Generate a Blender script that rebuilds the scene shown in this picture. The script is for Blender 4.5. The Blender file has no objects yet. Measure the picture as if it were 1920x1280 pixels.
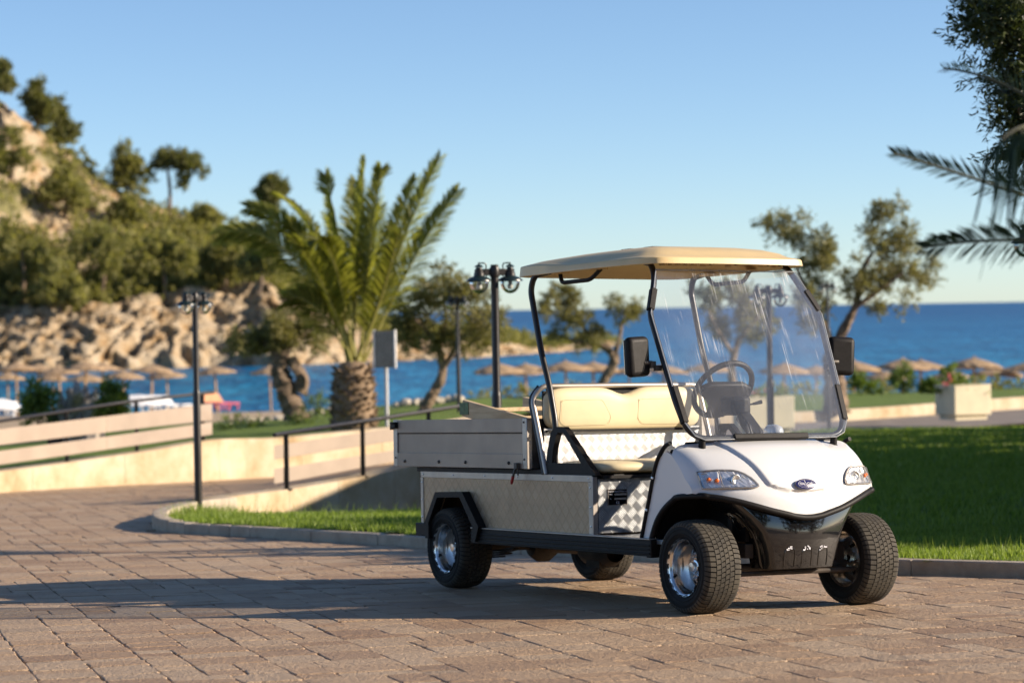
import bpy, math, random
import numpy as np
from mathutils import Matrix, Vector

random.seed(7)
RNG = np.random.default_rng(11)
scene = bpy.context.scene
COL = scene.collection
PI = math.pi

# ------------------------------------------------------------------ camera
F_PX = 4703.8                      # focal length in photograph pixels (1920 wide)
ROLL = math.atan(0.0167)
PITCH = math.atan(59.0 * math.cos(ROLL) / F_PX)
CAM_POS = np.array([0.0, 0.0, 1.5])
_fw = np.array([0, math.cos(PITCH), -math.sin(PITCH)])
_up0 = np.array([0, math.sin(PITCH), math.cos(PITCH)])
_rt0 = np.array([1.0, 0, 0])
_rt = math.cos(ROLL) * _rt0 - math.sin(ROLL) * _up0
_up = math.sin(ROLL) * _rt0 + math.cos(ROLL) * _up0
cam_data = bpy.data.cameras.new('camera')
cam = bpy.data.objects.new('camera', cam_data)
COL.objects.link(cam)
cam.matrix_world = Matrix(((_rt[0], _up[0], -_fw[0], CAM_POS[0]), (_rt[1], _up[1], -_fw[1], CAM_POS[1]),
                           (_rt[2], _up[2], -_fw[2], CAM_POS[2]), (0, 0, 0, 1)))
cam_data.sensor_width = 36.0
cam_data.lens = F_PX * 36.0 / 1920.0
cam_data.clip_start = 0.1
cam_data.clip_end = 60000
cam_data.dof.use_dof = True
cam_data.dof.focus_distance = 12.1
cam_data.dof.aperture_fstop = 3.2
scene.camera = cam

# ------------------------------------------------------------------ sky, sun, exposure
SUN_EL = math.radians(19.5)
SUN_TO = math.radians(4.0)          # how far the sun stands on the viewer's side of due right
world = bpy.data.worlds.new('World')
scene.world = world
world.use_nodes = True
wn = world.node_tree.nodes
wl = world.node_tree.links
for n in list(wn):
    wn.remove(n)
sky = wn.new('ShaderNodeTexSky')
sky.sky_type = 'NISHITA'
sky.sun_disc = False
sky.sun_elevation = SUN_EL
sky.sun_rotation = math.radians(90) + SUN_TO
sky.air_density = 1.0
sky.dust_density = 3.2
sky.ozone_density = 2.7
sky.altitude = 3500
bgn = wn.new('ShaderNodeBackground')
bgn.inputs['Strength'].default_value = 0.086
wo = wn.new('ShaderNodeOutputWorld')
wl.new(sky.outputs[0], bgn.inputs[0])
wl.new(bgn.outputs[0], wo.inputs[0])
SUN_DIR = Vector((math.cos(SUN_EL) * math.cos(SUN_TO), -math.cos(SUN_EL) * math.sin(SUN_TO), math.sin(SUN_EL)))
sun_data = bpy.data.lights.new('sun', 'SUN')
sun_data.energy = 5.0
sun_data.angle = math.radians(0.5)
sun_data.color = (1.0, 0.845, 0.67)
sun = bpy.data.objects.new('sun', sun_data)
COL.objects.link(sun)
sun.rotation_euler = SUN_DIR.to_track_quat('Z', 'Y').to_euler()
scene.view_settings.view_transform = 'Standard'
scene.view_settings.look = 'None'
scene.view_settings.gamma = 1.0
scene.view_settings.use_curve_mapping = False
scene.view_settings.exposure = 0.95
scene.render.engine = 'CYCLES'
scene.cycles.use_denoising = True
scene.cycles.max_bounces = 7
scene.cycles.diffuse_bounces = 3
scene.cycles.glossy_bounces = 3
scene.cycles.transmission_bounces = 4
scene.cycles.transparent_max_bounces = 12
scene.cycles.caustics_reflective = False
scene.cycles.caustics_refractive = False
scene.cycles.sample_clamp_indirect = 6.0

# ------------------------------------------------------------------ geometry helpers
def at(px, py, Y):
    """World point at depth Y seen at photograph pixel (px, py)."""
    d = _fw + (px - 960) / F_PX * _rt + (640 - py) / F_PX * _up
    return CAM_POS + d * (Y / d[1])


def smooth(a, b, x):
    t = np.clip((x - a) / (b - a), 0, 1)
    return t * t * (3 - 2 * t)


def np_mesh(name, V, F, smooth_shade=False):
    V = np.asarray(V, np.float32)
    F = np.asarray(F, np.int32)
    me = bpy.data.meshes.new(name)
    k = F.shape[1]
    me.vertices.add(len(V))
    me.vertices.foreach_set('co', V.ravel())
    me.loops.add(F.size)
    me.loops.foreach_set('vertex_index', F.ravel())
    me.polygons.add(len(F))
    me.polygons.foreach_set('loop_start', np.arange(0, F.size, k, dtype=np.int32))
    if smooth_shade:
        me.polygons.foreach_set('use_smooth', np.ones(len(F), dtype=bool))
    me.update(calc_edges=True)
    return me


def link(name, me, mat, parent=None):
    o = bpy.data.objects.new(name, me)
    COL.objects.link(o)
    if mat is not None and me is not None and len(me.materials) == 0:
        me.materials.append(mat)
    if parent is not None:
        o.parent = parent
    return o


def tag(o, label=None, cat=None, group=None, kind=None):
    if label: o['label'] = label
    if cat: o['category'] = cat
    if group: o['group'] = group
    if kind: o['kind'] = kind
    return o


def empty(name, loc=(0, 0, 0), rz=0.0):
    o = bpy.data.objects.new(name, None)
    COL.objects.link(o)
    o.location = loc
    o.rotation_euler = (0, 0, rz)
    o.empty_display_size = 0.2
    return o


def copy_tree(o, parent=None):
    c = o.copy()
    COL.objects.link(c)
    c.parent = parent
    for ch in list(o.children):
        copy_tree(ch, c)
    return c


def catmull(P, n=8, closed=False):
    P = np.asarray(P, float)
    if closed:
        Q = np.vstack([P[-1:], P, P[:2]])
        m = len(P)
    else:
        Q = np.vstack([2 * P[0] - P[1], P, 2 * P[-1] - P[-2]])
        m = len(P) - 1
    out = []
    for i in range(m):
        p0, p1, p2, p3 = Q[i:i + 4]
        for t in np.linspace(0, 1, n, endpoint=False):
            out.append(.5 * (2 * p1 + (p2 - p0) * t + (2 * p0 - 5 * p1 + 4 * p2 - p3) * t * t + (3 * p1 - p0 - 3 * p2 + p3) * t ** 3))
    if not closed:
        out.append(P[-1])
    return np.array(out)


def fillet(P, r, n=6):
    P = [np.asarray(p, float) for p in P]
    out = [P[0]]
    for i in range(1, len(P) - 1):
        a, b, c = P[i - 1], P[i], P[i + 1]
        d1 = (a - b); l1 = np.linalg.norm(d1); d1 /= l1
        d2 = (c - b); l2 = np.linalg.norm(d2); d2 /= l2
        rr = min(r, l1 * .49, l2 * .49)
        s, e = b + d1 * rr, b + d2 * rr
        for t in np.linspace(0, 1, n):
            out.append((1 - t) ** 2 * s + 2 * t * (1 - t) * b + t * t * e)
    out.append(P[-1])
    return out


class MB:
    def __init__(self):
        self.V = []
        self.F = []

    def add(self, V, F):
        b = len(self.V)
        self.V.extend([tuple(map(float, v)) for v in V])
        self.F.extend([tuple(int(i) + b for i in f) for f in F])
        return self

    def box(self, c, s, R=None):
        c = np.asarray(c, float)
        h = np.asarray(s, float) / 2
        v = np.array([[x, y, z] for x in (-1, 1) for y in (-1, 1) for z in (-1, 1)]) * h
        if R is not None:
            v = v @ np.asarray(R).T
        f = [(0, 1, 3, 2), (4, 6, 7, 5), (0, 4, 5, 1), (2, 3, 7, 6), (0, 2, 6, 4), (1, 5, 7, 3)]
        return self.add(v + c, f)

    def bar(self, a, b, w, h, up=(0, 0, 1)):
        """box from a to b with cross-section w (sideways) x h (up)."""
        a = np.asarray(a, float); b = np.asarray(b, float)
        d = b - a; L = np.linalg.norm(d); d /= L
        u = np.asarray(up, float)
        s = np.cross(u, d); s /= np.linalg.norm(s)
        u = np.cross(d, s)
        return self.box((a + b) / 2, (L, w, h), np.stack([d, s, u], 1))

    def tube(self, P, r, seg=10, caps=True, closed=False, squash=None):
        P = np.asarray(P, float)
        n = len(P)
        r = np.broadcast_to(np.asarray(r, float), (n,))
        V = []
        prev = None
        for i in range(n):
            if closed:
                d = P[(i + 1) % n] - P[i - 1]
            else:
                d = P[min(i + 1, n - 1)] - P[max(i - 1, 0)]
            d = d / (np.linalg.norm(d) + 1e-12)
            if prev is None:
                a = np.array([0, 0, 1.]) if abs(d[2]) < .9 else np.array([1., 0, 0])
                s = np.cross(d, a)
            else:
                s = prev - d * (prev @ d)
            s /= np.linalg.norm(s) + 1e-12
            prev = s
            u = np.cross(d, s)
            for k in range(seg):
                t = 2 * PI * k / seg
                V.append(P[i] + r[i] * (math.cos(t) * s + math.sin(t) * u))
        F = []
        m = n if closed else n - 1
        for i in range(m):
            j = (i + 1) % n
            for k in range(seg):
                q = (k + 1) % seg
                F.append((i * seg + k, i * seg + q, j * seg + q, j * seg + k))
        if caps and not closed:
            F.append(tuple(range(seg - 1, -1, -1)))
            F.append(tuple((n - 1) * seg + k for k in range(seg)))
        return self.add(V, F)

    def lathe(self, prof, seg=24, axis='z', c=(0, 0, 0), closed=False):
        """prof: list of (radius, height)."""
        V = []
        for (r, h) in prof:
            for k in range(seg):
                t = 2 * PI * k / seg
                p = (r * math.cos(t), r * math.sin(t), h)
                if axis == 'y': p = (p[0], h, p[1])
                if axis == 'x': p = (h, p[0], p[1])
                V.append((p[0] + c[0], p[1] + c[1], p[2] + c[2]))
        F = []
        n = len(prof)
        for i in range(n if closed else n - 1):
            j = (i + 1) % n
            for k in range(seg):
                q = (k + 1) % seg
                F.append((i * seg + k, i * seg + q, j * seg + q, j * seg + k))
        return self.add(V, F)

    def prism(self, poly, plane, d0, d1):
        """extrude 2-D polygon; plane 'xz' extrudes along y, 'xy' along z, 'yz' along x."""
        n = len(poly)
        V = []
        for d in (d0, d1):
            for (a, b) in poly:
                V.append({'xz': (a, d, b), 'xy': (a, b, d), 'yz': (d, a, b)}[plane])
        F = [tuple(range(n)), tuple(range(2 * n - 1, n - 1, -1))]
        for i in range(n):
            j = (i + 1) % n
            F.append((i, i + n, j + n, j))
        return self.add(V, F)

    def build(self, name, mat, parent=None, sm=False, bevel=0.0, seg=2, fix=True):
        me = bpy.data.meshes.new(name)
        me.from_pydata(self.V, [], self.F)
        me.update()
        if fix:
            import bmesh
            bm = bmesh.new()
            bm.from_mesh(me)
            bmesh.ops.recalc_face_normals(bm, faces=bm.faces)
            bm.to_mesh(me)
            bm.free()
        o = link(name, me, mat, parent)
        if sm:
            me.polygons.foreach_set('use_smooth', [True] * len(me.polygons))
            me.set_sharp_from_angle(angle=math.radians(38 if sm is True else sm))
        if bevel:
            m = o.modifiers.new('Bevel', 'BEVEL')
            m.width = bevel
            m.segments = seg
            m.limit_method = 'ANGLE'
            m.angle_limit = math.radians(35)
            me.polygons.foreach_set('use_smooth', [True] * len(me.polygons))
            me.set_sharp_from_angle(angle=math.radians(50))
            m.harden_normals = False
        return o


def grid_faces(nu, nv, off=0):
    i = np.arange(nu - 1)[:, None] * nv + np.arange(nv - 1)[None, :]
    i = i.ravel() + off
    return np.stack([i, i + nv, i + nv + 1, i + 1], 1)


# value noise in numpy for terrain
def vnoise(x, y, seed=0):
    xi = np.floor(x).astype(np.int64); yi = np.floor(y).astype(np.int64)
    fx = x - xi; fy = y - yi
    def h(a, b):
        n = (a * 374761393 + b * 668265263 + seed * 974634777) & 0x7fffffff
        n = ((n ^ (n >> 13)) * 1274126177) & 0x7fffffff
        return ((n ^ (n >> 16)) & 0xffff) / 65535.0
    u = fx * fx * (3 - 2 * fx); v = fy * fy * (3 - 2 * fy)
    return (h(xi, yi) * (1 - u) + h(xi + 1, yi) * u) * (1 - v) + (h(xi, yi + 1) * (1 - u) + h(xi + 1, yi + 1) * u) * v


def fbm(x, y, o=4, seed=0):
    s = 0; a = .5
    for i in range(o):
        s = s + a * vnoise(x, y, seed + i * 17)
        x = x * 2.03; y = y * 2.03; a *= .5
    return s

# ------------------------------------------------------------------ materials
class NT:
    def __init__(self, name):
        self.m = bpy.data.materials.new(name)
        self.m.use_nodes = True
        self.t = self.m.node_tree
        self.n = self.t.nodes
        self.bsdf = self.n['Principled BSDF']
        self.out = self.n['Material Output']

    def node(self, typ, **kw):
        nd = self.n.new(typ)
        for k, v in kw.items():
            setattr(nd, k, v)
        return nd

    def l(self, a, b):
        self.t.links.new(a, b)

    def coord(self, space='Object', scale=(1, 1, 1), rot=(0, 0, 0)):
        if space == 'World':
            g = self.node('ShaderNodeNewGeometry').outputs['Position']
        else:
            g = self.node('ShaderNodeTexCoord').outputs[space]
        mp = self.node('ShaderNodeMapping')
        mp.inputs['Scale'].default_value = scale
        mp.inputs['Rotation'].default_value = rot
        self.l(g, mp.inputs['Vector'])
        return mp.outputs[0]

    def noise(self, vec, scale, detail=4, rough=.55):
        nd = self.node('ShaderNodeTexNoise')
        nd.inputs['Scale'].default_value = scale
        nd.inputs['Detail'].default_value = detail
        nd.inputs['Roughness'].default_value = rough
        self.l(vec, nd.inputs['Vector'])
        return nd.outputs['Fac']

    def ramp(self, fac, stops):
        r = self.node('ShaderNodeValToRGB')
        els = r.color_ramp.elements
        while len(els) < len(stops):
            els.new(.5)
        for e, (p, c) in zip(els, stops):
            e.position = p
            e.color = (*c, 1) if len(c) == 3 else c
        self.l(fac, r.inputs[0])
        return r.outputs[0]

    def math(self, op, a, b=None, c=None):
        nd = self.node('ShaderNodeMath', operation=op)
        for i, v in enumerate((a, b, c)):
            if v is None: continue
            if isinstance(v, (int, float)): nd.inputs[i].default_value = v
            else: self.l(v, nd.inputs[i])
        return nd.outputs[0]

    def mix(self, fac, a, b, typ='MIX'):
        nd = self.node('ShaderNodeMix', data_type='RGBA', blend_type=typ)
        for s, v in ((nd.inputs[0], fac), (nd.inputs[6], a), (nd.inputs[7], b)):
            if isinstance(v, (int, float)): s.default_value = v
            elif isinstance(v, tuple): s.default_value = (*v, 1)
            else: self.l(v, s)
        return nd.outputs[2]

    def bump(self, h, strength=.5, dist=.01):
        b = self.node('ShaderNodeBump')
        b.inputs['Strength'].default_value = strength
        b.inputs['Distance'].default_value = dist
        self.l(h, b.inputs['Height'])
        self.l(b.outputs[0], self.bsdf.inputs['Normal'])
        return b

    def set(self, **kw):
        names = dict(col='Base Color', rough='Roughness', metal='Metallic', spec='Specular IOR Level', coat='Coat Weight',
                     ior='IOR', crough='Coat Roughness', sheen='Sheen Weight', sss='Subsurface Weight', trans='Transmission Weight')
        for k, v in kw.items():
            s = self.bsdf.inputs[names[k]]
            if isinstance(v, (int, float)): s.default_value = v
            elif isinstance(v, tuple): s.default_value = (*v, 1)
            else: self.l(v, s)
        return self


def simple(name, col, rough=.5, metal=0., var=.12, nscale=6, spec=.5, bump=None, coat=0., space='Object', col2=None, rvar=.1):
    t = NT(name)
    v = t.coord(space)
    f = t.noise(v, nscale, 5)
    c2 = col2 if col2 else tuple(max(0, c * (1 - 2 * var)) for c in col)
    c1 = col if col2 else tuple(min(1, c * (1 + var)) for c in col)
    t.set(col=t.ramp(f, [(.3, c2), (.7, c1)]), metal=metal, spec=spec, coat=coat)
    r = t.math('MULTIPLY_ADD', t.noise(v, nscale * 3.1, 3), rvar * 2, rough - rvar)
    t.set(rough=r)
    if bump:
        t.bump(t.noise(v, bump[0], 5), bump[1], bump[2])
    return t.m


def leafmat(name, c_dark, c_light, trans=.3, rough=.45, island=.6):
    t = NT(name)
    g = t.node('ShaderNodeNewGeometry')
    rnd = g.outputs['Random Per Island']
    c = t.ramp(rnd, [(0, c_dark), (1, c_light)])
    t.set(col=c, rough=rough, spec=.35)
    tr = t.node('ShaderNodeBsdfTranslucent')
    cc = t.mix(1.0, c, (1.25, 1.3, .6), 'MULTIPLY')
    t.l(cc, tr.inputs[0])
    mx = t.node('ShaderNodeMixShader')
    mx.inputs[0].default_value = trans
    t.l(t.bsdf.outputs[0], mx.inputs[1])
    t.l(tr.outputs[0], mx.inputs[2])
    t.l(mx.outputs[0], t.out.inputs[0])
    return t.m


def thin_glass(name, tint=(1, 1, 1), haze=.0, scratches=False, refl=1.0):
    t = NT(name)
    t.n.remove(t.bsdf)
    tp = t.node('ShaderNodeBsdfTransparent')
    tp.inputs[0].default_value = (*tint, 1)
    gl = t.node('ShaderNodeBsdfGlossy')
    gl.inputs['Roughness'].default_value = .02
    fr = t.node('ShaderNodeFresnel')
    fr.inputs[0].default_value = 1.45
    m1 = t.node('ShaderNodeMixShader')
    t.l(t.math('MULTIPLY', fr.outputs[0], refl), m1.inputs[0])
    t.l(tp.outputs[0], m1.inputs[1])
    t.l(gl.outputs[0], m1.inputs[2])
    last = m1.outputs[0]
    if haze:
        df = t.node('ShaderNodeBsdfDiffuse')
        df.inputs[0].default_value = (.75, .76, .78, 1)
        m2 = t.node('ShaderNodeMixShader')
        fac = haze
        if scratches:
            v = t.coord('Object', (1, 1, 1), (0, 0, 0))
            big = t.noise(v, 3.0, 3)
            a = t.math('MULTIPLY_ADD', big, haze * 2.6, -haze * .45)
            # wiping streaks: stretched noise, gated by patches
            v2 = t.coord('Object', (1, 330, 5), (math.radians(-33), 0, 0))
            st = t.noise(v2, 1.0, 0)
            st = t.math('SUBTRACT', st, .60)
            st = t.math('MAXIMUM', st, 0.0)
            patch = t.noise(t.coord('Object', (1, 9, 4), (math.radians(-33), 0, 0)), 1.0, 3)
            patch = t.math('MULTIPLY', t.math('MAXIMUM', t.math('SUBTRACT', patch, .53), 0.0), 9.0)
            st = t.math('MULTIPLY', st, patch)
            st = t.math('MULTIPLY', st, 2.0)
            sp = t.noise(t.coord('Object', (1, 1, 1)), 170.0, 1)
            sp = t.math('MULTIPLY', t.math('MAXIMUM', t.math('SUBTRACT', sp, .74), 0.0), 6.0)
            fac = t.math('MINIMUM', t.math('ADD', t.math('ADD', t.math('MAXIMUM', a, .02), st), sp), .85)
            t.l(fac, m2.inputs[0])
        else:
            m2.inputs[0].default_value = haze
        t.l(last, m2.inputs[1])
        t.l(df.outputs[0], m2.inputs[2])
        last = m2.outputs[0]
    t.l(last, t.out.inputs[0])
    return t.m


def checker_plate(name, base=(.62, .62, .62), cell=.030, rough=.32, metal=.9, plane='xz', depth=.0022, stripes=5, var=.1, gap_shade=.5):
    """five-bar tread plate: alternating groups of raised bars at +-45 degrees."""
    t = NT(name)
    tc = t.node('ShaderNodeTexCoord')
    sp = t.node('ShaderNodeSeparateXYZ')
    t.l(tc.outputs['Object'], sp.inputs[0])
    a = sp.outputs[{'x': 0, 'y': 1, 'z': 2}[plane[0]]]
    b = sp.outputs[{'x': 0, 'y': 1, 'z': 2}[plane[1]]]
    u = t.math('MULTIPLY', t.math('ADD', a, b), .7071 / cell)
    v = t.math('MULTIPLY', t.math('SUBTRACT', a, b), .7071 / cell)
    par = t.math('MODULO', t.math('ADD', t.math('ADD', t.math('FLOOR', u), t.math('FLOOR', v)), 1000.0), 2.0)
    fu = t.math('FRACT', u)
    fv = t.math('FRACT', v)

    def bars(p, q):
        s = t.math('SINE', t.math('MULTIPLY', p, 2 * PI * stripes))
        s = t.math('MAXIMUM', t.math('SUBTRACT', s, .1), 0.0)
        e = t.math('SINE', t.math('MULTIPLY', q, PI))
        e = t.math('MINIMUM', t.math('MULTIPLY', t.math('MAXIMUM', t.math('SUBTRACT', e, .2), 0.0), 3.0), 1.0)
        return t.math('MULTIPLY', s, e)
    eu = t.math('SINE', t.math('MULTIPLY', fu, PI))
    ev = t.math('SINE', t.math('MULTIPLY', fv, PI))
    gap_mask = t.math('MINIMUM', t.math('MULTIPLY', t.math('MINIMUM', eu, ev), 2.2), 1.0)
    h = t.math('ADD', t.math('MULTIPLY', bars(fu, fv), par), t.math('MULTIPLY', bars(fv, fu), t.math('SUBTRACT', 1.0, par)))
    f = t.noise(tc.outputs['Object'], 7, 4)
    c = t.ramp(f, [(.3, tuple(x * (1 - var) for x in base)), (.7, tuple(min(1, x * (1 + var)) for x in base))])
    lo = t.mix(1.0, c, (gap_shade, gap_shade * .97, gap_shade * .93), 'MULTIPLY')  # gaps painted darker to show how the bar groups reflect differently
    c = t.mix(t.math('ADD', t.math('MULTIPLY', gap_mask, .6), t.math('MULTIPLY', h, .4)), lo, c)
    t.set(col=c, metal=metal)
    t.set(rough=t.math('MULTIPLY_ADD', t.noise(tc.outputs['Object'], 30, 3), .2, rough - .1))
    t.bump(h, 1.0, depth)
    return t.m

M = {}
M['white_paint'] = simple('white_paint', (0.713, 0.713, 0.705), .30, var=.006, coat=.5, nscale=3, rvar=.02)
M['cream_plastic'] = simple('cream_plastic', (0.696, 0.522, 0.261), .42, var=.05, nscale=4, bump=(60, .05, .002))
M['vinyl'] = simple('vinyl', (0.696, 0.592, 0.374), .48, var=.05, nscale=5, bump=(220, .12, .001))
M['vinyl_seam'] = simple('vinyl_seam', (0.696, 0.592, 0.374), .55, var=.05)
M['black_metal'] = simple('black_metal', (.014, .012, .012), .38, var=.2, nscale=9)
M['black_plastic'] = simple('black_plastic', (.012, .011, .011), .55, var=.2, nscale=40, spec=.2, bump=(300, .1, .001))
M['black_gloss'] = simple('black_gloss', (.006, .006, .007), .10, var=.2, coat=1.0, rvar=.04, spec=.6)
t = NT('apron_gloss')
v = t.coord('Object')
d1 = t.math('MULTIPLY', t.math('MAXIMUM', t.math('SUBTRACT', t.noise(v, 210, 2), .66), 0.0), 9.0)
d2 = t.math('MULTIPLY', t.math('MAXIMUM', t.math('SUBTRACT', t.noise(v, 14, 4), .48), 0.0), 1.2)
df_ = t.math('MINIMUM', t.math('ADD', t.math('MULTIPLY', d1, d2), t.math('MULTIPLY', d2, .10)), 1.0)
t.set(col=t.mix(df_, (.006, .006, .007), (.30, .27, .23)), rough=t.math('MULTIPLY_ADD', df_, .5, .09), spec=.6, coat=.8)
M['apron_gloss'] = t.m
M['rubber'] = simple('rubber', (.010, .0095, .009), .75, spec=.3, var=.25, nscale=14, bump=(90, .1, .002))
M['tread'] = simple('tread', (.066, .056, .040), .85, nscale=11, col2=(.024, .021, .017), bump=(160, .25, .002))
M['alu'] = simple('alu', (0.435, 0.396, 0.357), .42, metal=.75, var=.1, nscale=5)
M['alu_panel'] = simple('alu_panel', (0.400, 0.322, 0.252), .52, metal=.35, var=.08, nscale=3, rvar=.12)  # warm tint carries light bounced off the ground in the aluminium colour
M['chrome'] = simple('chrome', (.78, .77, .75), .19, metal=1.0, var=.05, rvar=.05)
M['steel_dark'] = simple('steel_dark', (.10, .09, .08), .6, metal=.5, var=.3, nscale=10)
M['under'] = simple('under', (.055, .042, .032), .8, var=.35, nscale=8)
M['wood'] = None
t = NT('wood')
v = t.coord('Object', (2, 22, 22))
t.set(col=t.ramp(t.noise(v, 1.6, 6), [(.25, (.36, .24, .13)), (.6, (.62, .47, .28)), (.85, (.70, .56, .36))]), rough=.75)
t.bump(t.noise(v, 3, 5), .3, .004)
M['wood'] = t.m
M['green_metal'] = simple('green_metal', (.07, .13, .06), .5, metal=.4, var=.3, nscale=60)
M['red_plastic'] = simple('red_plastic', (.45, .03, .03), .4)
M['amber'] = simple('amber', (.75, .16, .02), .25)
M['badge_blue'] = simple('badge_blue', (.012, .012, .09), .25, coat=.4)
M['badge_white'] = simple('badge_white', (.8, .8, .85), .4)
M['plate_seat'] = checker_plate('plate_seat', (0.644, 0.652, 0.661), cell=.040, plane='yz', depth=.0012, rough=.42, metal=.7, gap_shade=.95)
M['plate_box'] = checker_plate('plate_box', (.34, .36, .38), cell=.044, plane='yz', depth=.0016, rough=.34, gap_shade=.92, metal=.8)
M['plate_side'] = checker_plate('plate_side', (0.487, 0.365, 0.244), cell=.056, plane='xz', depth=.0018, rough=.42, metal=.6, stripes=5, gap_shade=.66)  # brownish base stands in for sunlit paving reflected on the side
M['acrylic'] = thin_glass('acrylic', (.97, .985, 1), haze=.042, scratches=True, refl=.4)
M['lens'] = thin_glass('lens', (.97, .98, 1), haze=.10, refl=1.2)
M['reflector'] = simple('reflector', (.88, .88, .88), .3, metal=.8, var=.05)
M['globe'] = thin_glass('globe', (.90, .94, .95), haze=.05, refl=1.6)

# ================================================================== the cart
YAW, PIT, ROL = 0.5147, 0.036, -0.0204
_F = np.array([math.sin(YAW), -math.cos(YAW), 0]); _L = np.array([math.cos(YAW), math.sin(YAW), 0]); _U = np.array([0, 0, 1.])
_F2 = _F * math.cos(PIT) + _U * math.sin(PIT); _U2 = _U * math.cos(PIT) - _F * math.sin(PIT)
_L2 = _L * math.cos(ROL) + _U2 * math.sin(ROL); _U3 = _U2 * math.cos(ROL) - _L * math.sin(ROL)
CART_POS = np.array([1.313, 12.4538, -0.0058])
GRAD = float(-_U3[1] / _U3[2])          # the paved plaza falls away from the viewer


def plane_z(y):
    return CART_POS[2] + GRAD * (y - CART_POS[1])


cart = empty('utility_cart')
cart.matrix_world = Matrix(((_F2[0], _L2[0], _U3[0], CART_POS[0]), (_F2[1], _L2[1], _U3[1], CART_POS[1]),
                            (_F2[2], _L2[2], _U3[2], CART_POS[2]), (0, 0, 0, 1)))
tag(cart, 'white electric utility cart with cream roof, cream seat and aluminium cargo bed', 'utility cart')
WB, R_T = 2.474, .23
HW = .5815

# ---- wheels
def make_wheel():
    m = MB()
    m.lathe([(.142, -.0985), (.1425, -.092), (.135, -.0905), (.129, -.086), (.124, -.072), (.121, -.04), (.120, .02), (.128, .08), (.142, .088)], 48, 'y')
    m.lathe([(.1205, .014), (.112, .010), (.095, .004), (.06, -.004), (.045, -.012), (.0, -.012)], 48, 'y')
    w = m.build('wheel', M['chrome'], cart, sm=50)
    s = MB()
    for k in range(18):                                  # dark slots round the lip
        a = 2 * PI * k / 18
        for q in range(1):
            c = np.array([.1375 * math.cos(a), -.0985, .1375 * math.sin(a)])
            tdir = np.array([-math.sin(a), 0, math.cos(a)]); rd = np.array([math.cos(a), 0, math.sin(a)])
            s.box(c, (.024, .004, .0055), np.stack([tdir, [0, 1, 0], rd], 1))
    for k in range(6):                                   # round openings in the disc
        a = 2 * PI * k / 6
        s.lathe([(.017, 0.0), (.016, -.0035), (.0, -.0035)], 12, 'y', (.079 * math.cos(a), .0045, .079 * math.sin(a)))
    tag(s.build('rim_openings', M['black_plastic'], w), kind='stuff')
    h = MB()
    h.lathe([(.038, -.010), (.037, -.026), (.034, -.030), (.026, -.032), (.025, -.046), (.022, -.050), (.0, -.051)], 24, 'y')
    for k in range(5):
        a = 2 * PI * (k + .5) / 5
        h.lathe([(.0075, -.006), (.0075, -.024), (.004, -.028), (.0, -.028)], 6, 'y', (.052 * math.cos(a), 0, .052 * math.sin(a)))
    h.build('hub_cap', M['chrome'], w, sm=True)
    v = MB()
    v.tube([(-.112, -.06, -.045), (-.098, -.082, -.04)], .005, 6)
    v.build('valve', M['black_plastic'], w)
    ty = MB()
    half = [(.140, .088), (.150, .098), (.172, .1045), (.192, .1035), (.206, .0985), (.2145, .0915), (.2185, .08), (.2205, .05), (.2215, 0)]
    prof = [(r, -y) for r, y in half] + [(r, y) for r, y in half[::-1][1:]]
    ty.lathe(prof, 64, 'y')
    for rr, yy in ((.165, .1033), (.186, .1044)):        # raised rings on the sidewall
        for sg in (-1, 1):
            ty.tube([(rr * math.cos(a), sg * yy, rr * math.sin(a)) for a in np.linspace(0, 2 * PI, 48, endpoint=False)], .0022, 5, closed=True)
    ty.build('tyre', M['rubber'], w, sm=45)
    # tread blocks
    tr = MB()
    N = 56
    def rtop(y):
        y = abs(y)
        return float(np.interp(y, [0, .05, .078, .09, .099, .1035], [.2305, .2295, .227, .2225, .2145, .204]))
    rows = [([-.1035, -.096, -.084, -.056], .76, 0), ([-.0515, -.028], .78, .35), ([-.0245, -.0035], .78, .6),
            ([.0005, .0215], .78, .9), ([.025, .0485], .78, .15), ([.053, .084, .096, .1035], .76, .5)]
    def wave(y):
        return .055 * math.sin(y / .1 * 2.6)
    for ys, fill, ph in rows:
        for k in range(N):
            a0 = 2 * PI * (k + ph) / N
            da = 2 * PI / N * fill
            V = []
            for y in ys:
                w0 = a0 + wave(y)
                for a in (w0, w0 + da):
                    for r in (.2165 if abs(y) < .09 else rtop(y) - .006, rtop(y)):
                        V.append((r * math.cos(a), y, r * math.sin(a)))
            n = len(ys)
            F = []
            for i in range(n - 1):
                b = i * 4
                F += [(b + 1, b + 3, b + 7, b + 5), (b, b + 4, b + 5, b + 1), (b + 2, b + 3, b + 7, b + 6)]
            F += [(0, 1, 3, 2), ((n - 1) * 4, (n - 1) * 4 + 2, (n - 1) * 4 + 3, (n - 1) * 4 + 1)]
            tr.add(V, F)
            if len(ys) == 4:                             # sipe ridge on shoulder blocks
                pass
    o = tr.build('tread', M['tread'], w)
    tag(o, kind='stuff')
    return w


wheel0 = make_wheel()
for i, (x, sd) in enumerate(((0, -1), (-WB, -1), (0, 1), (-WB, 1))):
    w = wheel0 if i == 0 else copy_tree(wheel0, cart)
    w.location = (x, sd * (HW - .1035), R_T)
    w.rotation_euler = (0, .3 * i, PI if sd > 0 else 0) if False else (0, 0, PI if sd > 0 else 0)

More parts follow.
